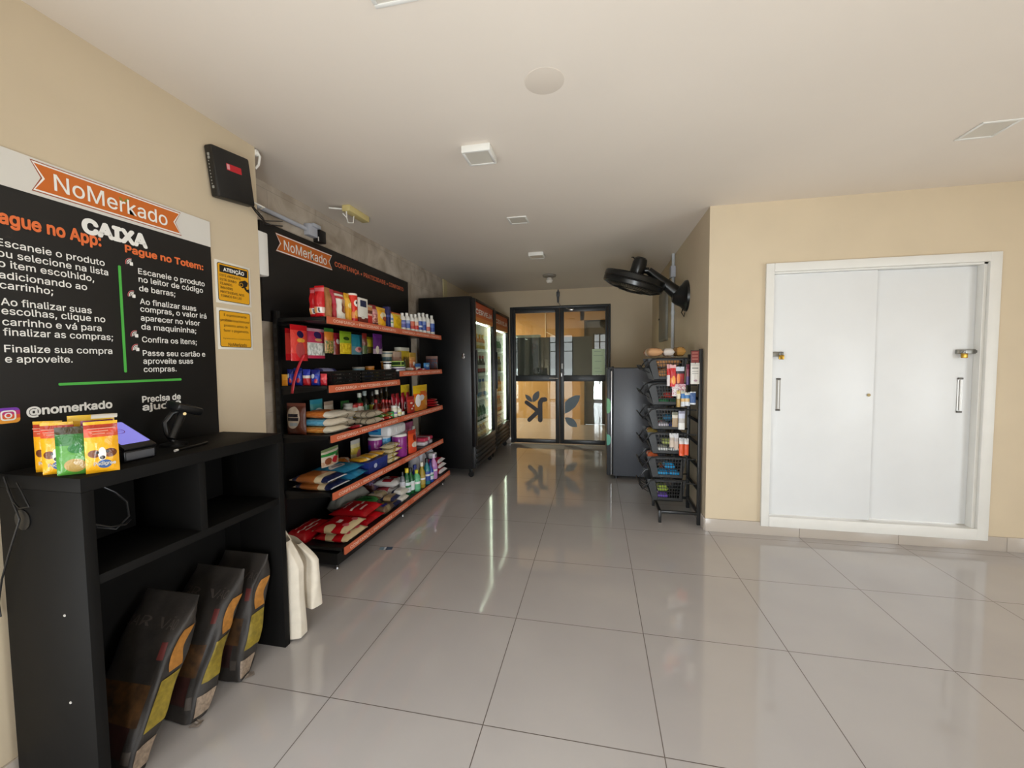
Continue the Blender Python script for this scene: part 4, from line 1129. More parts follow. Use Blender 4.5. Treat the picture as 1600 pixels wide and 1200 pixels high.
F('carton', S1, 574, 582, 477, 'small red and pink box behind the white carton on the top shelf', pk('c4322c', ((.45, 'e7b6a4'), (.55, '6a3222'), (.72, 'c98a5a'), (.9, 'b7b08c'))), X=-.62)
F('pouch', S1, 582, 592, 476, 'dark red and pink packet on the top shelf left of the yellow pouch', pk('5c1c1c', ((.2, 'b0606a'), (.55, 'd29a92'), (.78, '9c1a2e')), mott=(.1, .5, '8a4034', 'd6a090', 9)), name='packet', cat='packet')
F('pouch', S1, 591, 605, 480, 'yellow pouch with a round picture on the top shelf', pk('e0a41c', ((.85, 'e8b43a'),), ((.5, .55, .3, .2, 'd8c8a0'), (.6, .4, .2, .13, '9c4a2a')), rough=.25), d=.06)
F('carton', S1, 605, 609, 479, 'narrow dark blue box on the top shelf right of the yellow pouch', pk('252a60', ((.5, '4a5a9a'), (.6, '2a2a5a'))), d=.05)
MW = M('milk_white', 'e4e2da', 0.35)
y, w, h = fr(S1, 609, 616, 485)
bottle('white bottle with a red cap on the top shelf', (-0.648, y + .02, S1), .032, h, MW, M('cap_red', 'b8242c', .4), pk('e8e4d8', ((.3, '7ab05a'), (.45, 'e0d8c8'), (.7, '6a90c0'))), 'jug')
F('pouch', S1, 617, 631, 489, 'yellow bag with an orange top on the top shelf beside the white bottles', pk('dcae14', ((.8, 'e8c840'), (.92, 'd9702c')), ((.5, .45, .3, .25, 'c49a10'),), rough=.25), d=.06, name='snack_bag', cat='packet')
LB_ = [pk('5a5a9c', ((.5, '8a8ac0'), (.75, '5a6aa8'))), pk('4c62a8', ((.6, '9aa6c8'),)), pk('b8342c', ((.4, 'd06a50'),)), pk('c23a30', ((.5, 'e0b8a8'),)), pk('2f4f9c', ((.3, 'd8dce4'), (.5, '3a58a8'))), pk('2a4896', ((.6, '7088c0'),)), pk('c86a5a', ((.5, 'e8d8d0'),)), pk('24408c', ((.5, '4a68b0'),))]
for i, (pc, tp, lab) in enumerate(((634, 489, 'first white drink bottle with a lilac label after the yellow bag'), (641, 489, 'second white drink bottle with a blue label on the top shelf'), (648, 491, 'third white drink bottle with a red label on the top shelf'), (654, 491, 'fourth white drink bottle with a red label on the top shelf'),
                                   (660, 489, 'fifth white drink bottle with a dark blue label on the top shelf'), (666, 489, 'sixth white drink bottle with a dark blue label on the top shelf'), (672, 491, 'seventh white drink bottle with a pale red label on the top shelf'), (679, 493, 'last white drink bottle with a big blue label on the top shelf'))):
    y, w, h = fr(S1, pc - 3, pc + 3, tp)
    bottle(lab, (-0.648, y, S1), .031, h, MW, MW, LB_[i], 'jug', 'drink_bottle', 'bottle', 'white bottles on the top shelf')
for i, pc in enumerate((628, 637, 645, 653, 660)):
    y = at(pc, 505, 0, -.74).y
    bottle('white capped bottle in the back row of the top shelf, behind the %s label' % ('lilac', 'blue', 'red', 'second red', 'dark blue')[i], (-0.74, y, S1), .031, .155, MW, MW, None, 'jug', 'drink_bottle', 'bottle', 'white bottles in the back row')

# bags hanging above the second shelf --------------------------------------
REDS = pk('d3242a', ((.2, 'e0443a'), (.85, 'c81c22')), ((.5, .74, .2, .1, '2c2048'), (.5, .57, .24, .06, 'e2a03a'), (.45, .3, .25, .22, 'b5484a')), rough=.18)


def hang(px0, px1, top, bot, X, lab, mat, t=0.03, group='bags hanging over the second shelf', rz=0):
    y0 = at(px0, (top + bot) / 2, 0, X).y; y1 = at(px1, (top + bot) / 2, 0, X).y
    pc = (px0 + px1) / 2; zt = at(pc, top, 0, X).z; zb = at(pc, bot, 0, X).z
    if X < -.83: zt -= .02
    _seed[0] += 1
    o = thing('hanging_bag', lab, 'packet', (X, (y0 + y1) / 2, zb), rz, group)
    pouch_mb(y1 - y0, zt - zb, t, _seed[0], .08).build('bag', mat, o, False)
    mb = MB(); mb.tube([(-0.01, 0, zt - zb - 0.012), (-0.01, 0, zt - zb + 0.002), (XG + 0.068 - X, 0, zt - zb + 0.003)], .0025, 6); mb.build('hook', BLACK, o, False)
    return o


hang(446, 470, 509, 563, -0.880, 'red bag partly hidden at the left end, hanging behind the front red bag', REDS)
hang(454, 480, 508, 564, -0.800, 'bright red hanging bag with a dark logo at the left end', REDS)
o = hang(479, 507, 509, 560, -0.835, 'pink hanging bag with white sweets showing in its lower half', pk('c23054', ((.1, 'dcdcd6'), (.52, 'c83a5c'), (.9, 'd8a0ac')), ((.55, .78, .22, .12, '35285c'), (.55, .62, .2, .05, 'd8a06a')), mott=(.1, .5, 'b9bdb4', 'f2f2ec', 7), rough=.2))
hang(507, 521, 513, 552, -0.800, 'orange and green hanging bag of mixed snacks', pk('c9702c', ((.55, 'd9802c'), (.85, '3f7a34')), mott=(0, .5, '4a6a2c', 'c89a60', 8), rough=.2))
hang(520, 531, 516, 554, -0.840, 'dark red hanging bag beside the orange and green one', pk('8c3a30', ((.45, 'a01c2c'), (.8, 'b02a3a')), ((.5, .6, .25, .12, 'e8d8d0'),), rough=.2))
hang(531, 549, 518, 553, -0.800, 'green hanging bag with yellow crisps on its lower half', pk('d6b820', ((.48, '8fae2c'), (.9, '7a9c24')), ((.45, .68, .25, .08, '2f4a18'),), mott=(.08, .45, 'e8cc2c', 'c9a418', 5), rough=.2))
hang(549, 566, 519, 554, -0.840, 'teal hanging bag with a pink picture', pk('5a8a96', ((.4, '2c8496'), (.85, '2a8094')), ((.5, .25, .3, .14, 'dca4a0'), (.55, .28, .14, .08, 'b04a50')), rough=.22))
hang(566, 573, 521, 553, -0.800, 'narrow brown and red hanging packet beside the teal bag', pk('4a5a34', ((.4, '6e3a2c'), (.75, '8c2c24')), rough=.2))
hang(573, 583, 523, 552, -0.840, 'yellow and black hanging packet left of the purple one', pk('5a4a1c', ((.4, 'b8a81e'), (.85, '8a7c18')), rough=.2))
hang(583, 597, 522, 553, -0.795, 'purple hanging packet at the right of the row', pk('a08c98', ((.25, '5e2a6e'), (.8, '6a2c7c')), ((.3, .2, .15, .2, 'd8ccb8'),), rough=.2))
mb = MB(); mb.grid(lambda u, v: Vector((-0.84 + (u - .5) * .02 + .09 * v - .02 * math.sin(v * 3.1), 0.853 + .008 * math.sin(v * 2.5) - .003, 1.122 + 0.24 * v)), 2, 12)
o = mb.build('ribbon_strip', M('red_ribbon', 'c8323c', .3)); sm = o.modifiers.new('thick', 'SOLIDIFY'); sm.thickness = 0.0015
tag(o, 'long red plastic hanging strip dangling below the front red bag', 'hanging strip')

# second shelf ------------------------------------------------------------
BLU = pk('1c2c86', ((.3, '2438a0'), (.7, '1a2878')), ((.4, .6, .2, .14, 'd0d8e4'), (.7, .3, .15, .14, 'b83038')), rough=.25)
for i, (a, b, tp, lab, mt) in enumerate(((445, 455, 577, 'blue packet at the far left end of the second shelf', BLU), (456, 469, 575, 'blue packet with white print, second from the left end', BLU), (470, 482, 577, 'blue and red packet, third from the left end', pk('b8242c', ((.45, 'd8ccc4'), (.62, '2434a0')), rough=.25)), (483, 497, 578, 'dark blue packet, fourth from the left end', BLU), (498, 508, 584, 'small red packet beside the basket on the second shelf', pk('b0202c', ((.5, 'd84a50'),), rough=.25)))):
    xc, w, h = en(S2L, a, b, tp)
    pouch(lab, mt, (xc, .905, S2L), w * .98, h, .035, -math.pi / 2, 'packet', 'packet', 'packets at the left end of the second shelf', flat=True)
xc, w, h = en(S2L, 443, 453, 583)
pouch('small orange packet in front of the leftmost blue packet', pk('d98a1c', ((.5, 'e8a83a'),), rough=.3), (xc - .01, .886, S2L), w * .9, h * .9, .012, -math.pi / 2, 'packet', 'packet', flat=True)


def basket(lab, y0, y1, x0, x1, z, h):
    t = thing('display_basket', lab, 'basket', ((x0 + x1) / 2, (y0 + y1) / 2, z), 0, 'black baskets on the second shelf')
    mb = MB()
    # perforated walls: horizontal and vertical bars
    for zz in (0.0085, h * .36, h * .66, h - .006):
        for lo, hi in (((x1 - .004, y0), (x1, y1)), ((x0, y0), (x0 + .004, y1)), ((x0, y0), (x1, y0 + .004)), ((x0, y1 - .004), (x1, y1))):
            mb.box((lo[0], lo[1], z + zz - .0075), (hi[0], hi[1], z + zz + .0075))
    n = int((y1 - y0) / .016)
    for k in range(n + 1):
        yy = y0 + .004 + (y1 - y0 - .008) * k / n
        mb.box((x1 - .0035, yy - .0038, z), (x1 - .0005, yy + .0038, z + h)); mb.box((x0 + .0005, yy - .0038, z), (x0 + .0035, yy + .0038, z + h))
    n = int((x1 - x0) / .016)
    for k in range(n + 1):
        xx = x0 + .004 + (x1 - x0 - .008) * k / n
        mb.box((xx - .0038, y0 + .0005, z), (xx + .0038, y0 + .0035, z + h)); mb.box((xx - .0038, y1 - .0035, z), (xx + .0038, y1 - .0005, z + h))
    mb.build('basket_wall', BPLAS, t); bx((x0, y0, z), (x1, y1, z + .004)).build('basket_floor', BPLAS, t)
    mb = MB(); mb.tube([(x0, y0, z + h), (x1, y0, z + h), (x1, y1, z + h), (x0, y1, z + h)], .0045, 8, True); mb.build('rim', BPLAS, t)
    return t


basket('black perforated basket on the left of the second shelf', .935, 1.25, -.935, -.617, S2L, .085)
basket('black perforated basket on the right of the second shelf', 1.27, 1.77, -.935, -.617, S2L, .085)
CH = [('3a1c1c', '8a3a34'), ('d8d0c0', '2a2a3c'), ('4a1a20', 'c8c0b8'), ('c9c4b8', '3a58a4'), ('2a4aa0', 'd0d4dc'), ('8a7a2a', 'd8c83a'), ('5a1c1c', 'b0403a'), ('9aa2b4', '3a4ab0')]
for i, (y, x, lab) in enumerate(((.985, -.665, 'brown and red bar at the left end of the left basket'), (1.07, -.665, 'white and dark bar in the left basket'), (1.155, -.665, 'dark red and pale bar in the left basket, third along'), (1.33, -.66, 'white and blue bar at the left end of the right basket'), (1.42, -.66, 'blue and white bar in the right basket'), (1.5, -.66, 'yellow bar in the middle of the right basket'), (1.59, -.66, 'dark red bar in the right basket'))):
    pillow(lab, pk(CH[i][0], ((.45, CH[i][1]), (.8, CH[i][0])), ax=1, uv=(0, 1)), (x, y, S2L + .0055), .07, .06, .07 if i < 3 else .085, 0, 'sweet_bar', 'sweets', 'sweets in the black baskets')
pillow('lavender and blue packet lying at the back of the left basket', pk('2a3070', ((.3, '9aa0c8'), (.75, '2a3070')), ax=1, uv=(0, 1)), (-.80, 1.09, S2L + .0055), .24, .1, .105, 0, 'sweet_packet', 'sweets')


def tubF(lab, px0, px1, top, zs, X, bm_, lm, taper=.85, **k):
    y0 = at(px0, top + 10, 0, X).y; y1 = at(px1, top + 10, 0, X).y; zt = at((px0 + px1) / 2, top, 0, X).z
    r = min((y1 - y0) * .30, .055)
    return tub(lab, (X, (y0 + y1) / 2, zs), r, zt - zs, bm_, lm, taper, **k), zt, (y0 + y1) / 2, r


AMB = pk('b06a1c', ((.3, 'c47a24'), (.75, 'a85c18')), mott=(.2, .8, 'c98a2c', '9c5014', 5), rough=.2)
LID = M('lid_grey', 'a8a49a', .35); LIDW = M('lid_white', 'ecebe6', .4)
tub('orange tub under the cream cup on the right of the second shelf', (-.80, 1.97, S2R), .052, .088, AMB, M('lid_tan', 'b89a6c', .4), .9, group='tubs on the second shelf')
tub('teal and cream cup stacked on the orange tub', (-.80, 1.97, S2R + .0885), .05, .085, pk('3c5a5e', ((.45, 'c9bfa8'), (.8, '6a7a78')), ((.7, .5, .2, .3, 'b0704a'),)), M('lid_cream', 'cfc6b0', .4), .82, group='tubs on the second shelf')
tub('orange jar with an orange lid left of the white pots', (-.765, 1.62, S2L + .006), .035, .11, pk('c9741c', ((.6, 'd88a2c'),), rough=.15), M('lid_orange', 'c98a4a', .4), .95, group='tubs on the second shelf')
tub('pale blue tub with a grey lid standing in the right basket', (-.79, 1.50, S2L + .006), .045, .105, pk('b9c4d0', ((.5, '8ab0c4'),)), LID, .85, group='tubs on the second shelf')
tub('lower white pot with a dark band beside the orange jar', (-.66, 1.71, S2L + .006), .034, .075, pk('e6e4e0', ((.35, '8a6a8c'), (.5, 'e6e4e0'), (.8, '202020')), rough=.2), LIDW, .95, group='tubs on the second shelf')
tub('upper white pot with a white lid stacked on the other pot', (-.66, 1.71, S2L + .082), .032, .07, pk('e9e7e2', ((.75, '1c1c1c'),), ((.6, .4, .3, .12, 'b0b0b0', 1),), rough=.2), LIDW, .95, group='tubs on the second shelf')
mb = MB(); mb.box((-.05, -.07, 0), (.05, .07, .03), .008); mb.box((-.045, -.065, .03), (.045, .065, .036), .002)
single('margarine_tub', mb, pk('e4e2e4', ((.4, '6a5a8c'), (.7, 'eae8e8'))), 'flat white tub with a purple band on the second shelf', 'tub', (-.665, 1.88, S2R))
mb = MB(); mb.prism([(-.065, 0), (.065, 0), (.05, .05), (-.05, .05)], lambda u, v, d: Vector((d, u, v)), -.04, .04)
single('salad_tub', mb, pk('2c4a2a', ((.2, 'b8d06a'), (.32, '26401f'), (.85, 'c4dc7a')), ((.5, .5, .04, .4, 'c4dc7a', 1),), rough=.15), 'green trapezoid tub on the flat white tub', 'tub', (-.665, 1.88, S2R + .0365))
F('carton', S2R, 614, 626, 549, 'pinkish brown carton behind the green tub on the second shelf', pk('9c6a58', ((.5, 'b08a78'), (.7, 'c4a894')), mott=(.1, .5, '8a5a4a', 'd8c4b0', 9)), X=-.76, d=.05)
F('carton', S2R, 626, 640, 543, 'yellow tin-like box with a pale top at the back of the second shelf', pk('b8921c', ((.6, 'd0b42c'), (.85, 'd8d4c4')), mott=(.1, .6, 'c4a020', '8a6a14', 6)), X=-.78, d=.06)
F('carton', S2R, 641, 650, 551, 'low yellow box at the back right of the yellow tin', pk('b88a2c', ((.6, 'c8a040'),)), X=-.77, d=.06)
F('pouch', S2R, 632, 645, 564, 'green packet with white print on the second shelf', pk('3a5a34', ((.3, 'c4d0b8'), (.42, '446a40'), (.8, '2c4c30'))), X=-.63, d=.05, name='packet', cat='packet')
F('pouch', S2R, 645, 653, 558, 'orange and brown packet right of the green packet', pk('a8583c', ((.5, 'c07848'), (.8, 'd8a05a')), ((.5, .5, .2, .15, 'e8e0d4'),)), X=-.66, d=.04, name='packet', cat='packet')
pillow('white and red packet lying at the front of the second shelf', pk('d8c8bc', ((.3, 'b04a3a'), (.7, 'e0d4c8')), ax=1, uv=(0, 1)), (-.635, 2.10, S2R), .13, .07, .03, 0, 'packet')
F('carton', S2R, 668, 682, 556, 'colourful box with a yellow edge at the right end of the second shelf', pk('5a3a30', ((.3, '6a4a44'), (.75, '8a6a60')), ((.35, .6, .25, .22, 'b02c30'), (.2, .3, .2, .2, '3a5a3c'), (.9, .5, .1, .5, 'c8b45a', 1)), mott=(.1, .8, '6a3a30', '3c4a5c', 7)), X=-.65, d=.13, iso=.13)
F('pouch', S2R, 663, 672, 567, 'small blue packet in front of the colourful box', pk('2a5a9c', ((.5, '4a8ac4'),), ((.5, .6, .25, .2, '9cc4e0'),)), X=-.62, d=.02, name='packet', cat='packet')
F('pouch', S2R, 655, 663, 568, 'small white and blue packet beside the blue packet', pk('c8d0d8', ((.5, '3a6aa8'),)), X=-.62, d=.02, name='packet', cat='packet')
pillow('small red and white packet lying at the rail of the second shelf', pk('c8404a', ((.4, 'e8dcd8'), (.7, 'b83040')), ax=1, uv=(0, 1)), (-.625, 2.3, S2R), .14, .04, .018, 0, 'packet')

# third shelf -------------------------------------------------------------
xc, w, h = en(S3, 455, 484, 629, .93)
pouch('brown biscuit bag with a cream oval at the left end of the third shelf', pk('5a2c1c', ((.9, '7a4436'),), ((.45, .55, .36, .34, 'cfc0ae'), (.45, .62, .27, .05, '1c1a28', 1), (.45, .5, .3, .05, '1c1a28', 1), (.5, .34, .2, .05, 'a8b0b8', 1)), uv=(1, 2), rough=.3), (xc, .955, S3), w, h, .06, -math.pi / 2, 'biscuit_bag', 'packet', flat=True)
LP = [('d0742c', 'e0a050', 'e6dcc6'), ('4a9cc4', '6ab4d4', 'e8decc'), ('d8823a', 'c86a2c', 'e9e0ce')]
for k, (c1, c2, c3) in enumerate(LP):
    pillow(('lowest orange and cream rice packet of the stack on the third shelf', 'blue and cream rice packet in the middle of the stack', 'topmost orange and cream rice packet of the stack')[k],
           pk(c3, ((.03, c1), (.72, c3)), mott=(.05, .7, c1, c2, 6), ax=0, uv=(0, 1), rough=.25), (-.738, 1.0, S3 + .049 * k), .19, .25, .048, 0, 'rice_packet', 'packet', 'rice packets on the third shelf')
F('pouch', S3, 492, 511, 624, 'teal packet with a white oval standing on the third shelf', pk('2e8a86', ((.12, '4aa0a4'), (.85, '3c9ab0')), ((.5, .55, .33, .16, 'c8d4d0'), (.5, .55, .2, .09, '8a6a70'), (.55, .25, .3, .12, '5ab48a')), rough=.25), X=-.86, d=.045, name='packet', cat='packet', pyb=645)
F('pouch', S3, 511, 525, 627, 'orange and white packet beside the teal one', pk('b8703a', ((.55, 'd8c8b4'), (.85, 'b8a08c')), mott=(.05, .55, 'c98a4a', '9c5a2c', 7), rough=.25), X=-.87, d=.045, name='packet', cat='packet', pyb=645)
BEI = pk('b0a48e', ((.5, 'b9ae99'),), ((.25, .5, .03, .6, '6a6050', 1), (.55, .5, .03, .6, '6a6050', 1), (.82, .5, .03, .6, '6a6050', 1), (.5, .5, .6, .025, '6a6050', 1)), ax=1, uv=(0, 1), rough=.4)
for k, (x, y, z, lab) in enumerate(((-.76, 1.22, 0, 'lower beige checked packet at the back of the third shelf'), (-.76, 1.22, .0625, 'upper beige checked packet of the stack at the back of the third shelf'), (-.66, 1.37, 0, 'lower beige checked packet at the front rail of the third shelf'), (-.66, 1.37, .0505, 'upper beige checked packet at the front rail of the third shelf'))):
    pillow(lab, BEI, (x, y, S3 + z), .2, .15, .062 if k < 2 else .05, 0, 'checked_packet', 'packet', 'beige checked packets on the third shelf')
F('pouch', S3, 536, 549, 626, 'dark green packet at the back of the third shelf', pk('2a5a2c', ((.5, '3a7a3a'),), rough=.3), X=-.88, d=.04, name='packet', cat='packet', pyb=640)
pillow('small dark red packet at the rail beside the rice packets', pk('8c1420', ((.4, 'a82430'), (.8, 'd8b8a8')), ax=1, uv=(0, 1)), (-.63, 1.175, S3), .12, .045, .022, 0, 'packet')
JW = M('jar_glass_milky', 'c9c8be', .15); REDC = M('lid_red', 'b02420', .4)
for k, (px, tp, lm, lab, lb) in enumerate(((556, 629, LID, 'glass jar with a grey lid, left of three jars on the third shelf', 'd0ccc0'), (563, 631, REDC, 'jar with a red lid and a yellow label, middle of three jars', 'd8b02c'), (570, 629, REDC, 'jar with a red lid and a white label, right of three jars', 'e4e0d8'))):
    y, w, h = fr(S3, px - 4, px + 4, tp, -.74, 0, 648)
    bottle(lab, (-.74, y, S3), .036, h, JW, lm, pk('dcd8cc', ((.3, lb),)), 'jar', 'jar', 'jar', 'jars on the third shelf')
DG = [('1e3a20', 'd8d8c8', 'c8c8b8'), ('1a1c14', '3a6a4a', '9aa4a0'), ('20180c', 'c8b82c', '1a1a14'), ('2a1c0e', 'b02c20', 'd8d4c4'), ('241a0c', 'a82c20', '2a1a10'), ('2c2210', '4a3418', '1c1c12')]
for k, (px, tp, lab) in enumerate(((566, 614, 'small green sauce bottle with a pale cap, leftmost of the dark bottles'), (574, 611, 'dark sauce bottle with a green label, second of the dark bottles'), (582, 610, 'dark sauce bottle with a yellow label, third of the dark bottles'), (589, 609, 'dark sauce bottle with a pale cap, fourth of the dark bottles'), (596, 606, 'tall brown sauce bottle, fifth of the dark bottles'), (604, 603, 'tallest brown oil bottle, rightmost of the dark bottles'))):
    y, w, h = fr(S3, px - 4, px + 4, tp, -.80, 0, 640)
    bottle(lab, (-.80, y, S3), .034, h, M('sauce_%d' % k, DG[k][0], .08), M('saucecap_%d' % k, DG[k][2], .35), pk(DG[k][1], ((.5, DG[k][1]),)), 'round', 'sauce_bottle', 'bottle', 'dark bottles on the third shelf')
RBK = M('ketchup_red', '8a1a18', .15)
for k, px in enumerate((586, 593, 600, 607)):
    y, w, h = fr(S3, px - 3, px + 3, 625, -.71, 0, 645)
    bottle('red sauce bottle in front of the dark bottles, %s of four' % ('first', 'second', 'third', 'last')[k], (-.71, y, S3), .027, h, M('hot_sauce', '5c1410', .1), REDC, pk('a82a24', ((.5, 'c8604a'),)), 'round', 'sauce_bottle', 'bottle', 'red bottles on the third shelf')
tub('small brown jar with a white label in front of the dark bottles', (-.70, 1.53, S3), .03, .062, pk('5c2c18', ((.3, 'd8d8c4'), (.7, '5c2c18'))), M('lid_brown', '5a3020', .4), .96, name='jar', cat='jar')
for k, (y, x, z, c1, c2, lab) in enumerate(((1.50, -.665, 0, 'b01e24', 'd8c8b8', 'lower red noodle packet beside the checked packets'), (1.50, -.665, .025, '3a7a34', 'c8c8a0', 'green noodle packet on top of the lower red one'), (1.59, -.66, 0, 'c03028', 'e0d0b0', 'red and cream noodle packet at the rail'), (1.60, -.665, .025, '9c6a2c', '3a7a3a', 'brown and green noodle packet on the red and cream one'), (1.52, -.74, .0, 'a81c20', 'c03034', 'red packet at the back of the noodle packets'))):
    pillow(lab, pk(c1, ((.4, c2), (.6, c1)), ax=1, uv=(0, 1), rough=.25), (x, y, S3 + z), .1, .09, .026, 0, 'noodle_packet', 'packet', 'noodle packets on the third shelf')
can('small bright green can at the rail of the third shelf', (-.645, 1.705, S3), .027, .052, pk('2c8a44', ((.3, '5ac470'), (.7, '3a9a50')), rough=.15))
for k, (px, tp, lab, lbl) in enumerate(((615, 634, 'small white topped jar left of the cream squeeze bottle', '8a7aa0'), (624, 635, 'cream squeeze bottle with a round label at the rail', 'd8d070'), (629, 643, 'short pale jar right of the cream squeeze bottle', 'd8c8b8'))):
    y, w, h = fr(S3, px - 4, px + 4, tp, -.632, 0, 652)
    bottle(lab, (-.64, y, S3), .026, h, M('mayo_cream', 'dcd6c0', .3), LIDW, pk('e0dcc4', ((.25, lbl), (.6, 'e4e0d0'))), 'jar' if k != 1 else 'slim', 'condiment_jar', 'jar', 'pale jars at the rail')
KP = pk('7c141c', ((.5, '96182a'), (.85, 'a01e2c')), ((.5, .35, .26, .2, 'e4ded8'), (.5, .35, .13, .1, '3a3a3c')), rough=.15)
for k, (px, X) in enumerate(((615, -.72), (622, -.72), (629, -.70), (637, -.70))):
    y = at(px, 640, 0, X).y
    pouch('dark red sauce pouch with a white oval, %s of four on the third shelf' % ('first', 'second', 'third', 'last')[k], KP, (X, y, S3), .075, .185, .04, 0.15, 'sauce_pouch', 'pouch', 'dark red pouches on the third shelf', flat=True)
F('pouch', S3, 637, 648, 619, 'red pouch with white spots beside the yellow pouch', pk('b02a24', ((.3, 'c03a30'), (.8, '9c2420')), ((.3, .6, .12, .05, 'e8d0c0'), (.6, .4, .12, .05, 'e8d0c0'), (.4, .25, .12, .05, 'e8d0c0')), mott=(.1, .7, 'b83028', '8a3a20', 8), rough=.2), X=-.64, d=.04, pyb=645)
F('pouch', S3, 634, 647, 601, 'plain yellow pouch behind the big yellow and orange one', pk('d2b41c', ((.6, 'dcc02a'),), rough=.25), X=-.70, d=.05, pyb=630)
F('pouch', S3, 645, 671, 602, 'big yellow and orange pouch with white figures near the right end of the third shelf', pk('c8782c', ((.35, 'd8901c'), (.55, 'e0681c'), (.68, 'e2b81c')), ((.55, .7, .2, .06, 'd0641c', 1), (.2, .4, .13, .25, 'e8e4e0'), (.4, .5, .16, .12, 'd8d4d4'), (.7, .35, .2, .16, 'c8842c'), (.75, .25, .08, .1, 'e8c068')), rough=.2), X=-.625, d=.06, iso=.03, pyb=630)
for k in range(3):
    pillow('%s red packet of the pile at the right end of the third shelf' % ('lowest', 'middle', 'topmost')[k], pk('a81e24', ((.4, 'b83a3a'), (.75, 'd8b0a0')), ax=1, uv=(0, 1), rough=.25), (-.655 - .01 * k, 2.60 + .01 * k, S3 + .0265 * k), .15, .1, .026, .1 * k, 'red_packet', 'packet', 'red packets at the right end')

# fourth shelf ------------------------------------------------------------
BRN = pk('d8cbb8', ((.06, '1c2348'), (.17, 'a8622c'), (.62, 'd8c4a0'), (.80, '1c2348'), (.96, 'd0d0d0')), ax=0, uv=(0, 1), rough=.28)
for k in range(2):
    pillow('%s brown, cream and navy packet at the left end of the fourth shelf' % ('lower', 'upper')[k], BRN, (-.745, .985, S4 + .053 * k), .19, .27, .052, 0, 'pasta_packet', 'packet', 'brown packets on the fourth shelf')
BAG = pk('2c7aa0', ((.3, '2f86ac'), (.8, '2a6e94')), ((.35, .55, .3, .16, 'd0d4d4'), (.35, .55, .22, .1, '7a8a9c')), ax=1, uv=(1, 0), rough=.25)
pillow('lower big blue bag lying on the fourth shelf', BAG, (-.745, 1.205, S4), .22, .26, .06, .05, 'blue_bag', 'packet', 'blue bags on the fourth shelf')
pillow('upper big blue bag with a white oval on the fourth shelf', BAG, (-.75, 1.205, S4 + .061), .22, .25, .05, -.05, 'blue_bag', 'packet', 'blue bags on the fourth shelf')
y, w, h = fr(S4 + .11, 500, 531, 700, -.80, 0, 725)
pouch('white and green pouch with red fruit standing on the blue bags', pk('d8c8b4', ((.6, '2f8a3c'), (.75, 'dcccb8'), (.86, '8a9a6a')), ((.6, .3, .16, .2, 'b82430'), (.25, .3, .16, .2, '8a4a2c'), (.8, .55, .2, .1, '2c6a2c')), mott=(.05, .3, 'd8b8a0', 'c8a080', 8), rough=.25), (-.80, y, S4 + .112), w, h, .05, .1, 'snack_pouch', 'pouch')
mb = MB(); mb.prism([(-.13, 0), (.13, 0), (.14, .085), (-.14, .085)], lambda u, v, d: Vector((d, u, v)), -.075, .075)
single('navy_display_tray', mb, pk('1c2a68', ((.5, '243480'),), ((.35, .5, .08, .2, 'b8c0d8'),), rough=.35), 'navy blue display tray on the fourth shelf', 'display tray', (-.69, 1.465, S4))
for k, (y, lab) in enumerate(((1.38, 'yellow packet on the left of the navy tray'), (1.47, 'yellow packet in the middle of the navy tray'), (1.55, 'yellow packet on the right of the navy tray'))):
    pillow(lab, pk('d8a02c', ((.4, 'e8b84a'), (.7, 'e4d4b0')), ax=1, uv=(0, 1), rough=.25), (-.70, y, S4 + .086), .1, .12, .03, .3 * (k - 1), 'yellow_packet', 'packet', 'yellow packets in the navy tray')
pillow('small orange and white packet lying behind the blue bags', pk('d8802c', ((.5, 'e8e0d4'), (.7, 'c8602c')), ax=1, uv=(0, 1)), (-.87, 1.34, S4), .12, .1, .1, .2, 'packet')
F('pouch', S4, 553, 567, 687, 'tall pale yellow packet with a pink picture at the back of the fourth shelf', pk('d8c894', ((.45, 'd0b84a'), (.7, 'dcd0a0'), (.85, 'c8c4bc')), ((.6, .35, .3, .25, 'c87a80'),), rough=.25), X=-.86, d=.05, name='tall_packet', cat='packet', pyb=715)
SN = pk('d8c8a0', ((.3, 'c8b05a'), (.6, 'e0d8c8'), (.8, 'b8a040')), mott=(.2, .8, 'e4dcc8', 'b09a3c', 6), ax=1, uv=(0, 1), rough=.25)
for k, (x, y, z, r) in enumerate(((-.66, 1.70, 0, 0), (-.665, 1.69, .0365, .1), (-.665, 1.70, .073, -.08), (-.67, 1.69, .1095, .12))):
    pillow('%s cream and yellow snack packet in the pile beside the navy tray' % ('lowest', 'second', 'third', 'topmost')[k], SN, (x, y, S4 + z), .19, .1, .036, r, 'snack_packet', 'packet', 'cream snack packets on the fourth shelf')
PURP = pk('7a2470', ((.04, '8a2c80'), (.9, 'e4e0dc')), ((.25, .4, .12, .3, '4a3a9c', 1),), rough=.22)
PURW = pk('7a2470', ((.04, '8a2c80'), (.9, 'e4e0dc')), ((.72, .45, .26, .4, 'e4e2e4'), (.72, .55, .2, .18, '1c3a6c')), rough=.22)
BLUR = pk('3a9ad0', ((.2, '4aaae0'), (.88, 'e4e8ec')), ((.4, .4, .16, .25, '1c4a9c'),), rough=.22)


def roll(lab, x, y, r, h, mt):
    mb = MB(); mb.lathe([(0, 0), (r * .9, 0), (r, h * .05), (r, h * .95), (r * .9, h), (r * .25, h), (r * .22, h * .9), (0, h * .9)], n=26)
    single('paper_roll_pack', mb, mt, lab, 'paper towels', (x, y, S4), .6, 'paper towel rolls on the fourth shelf')


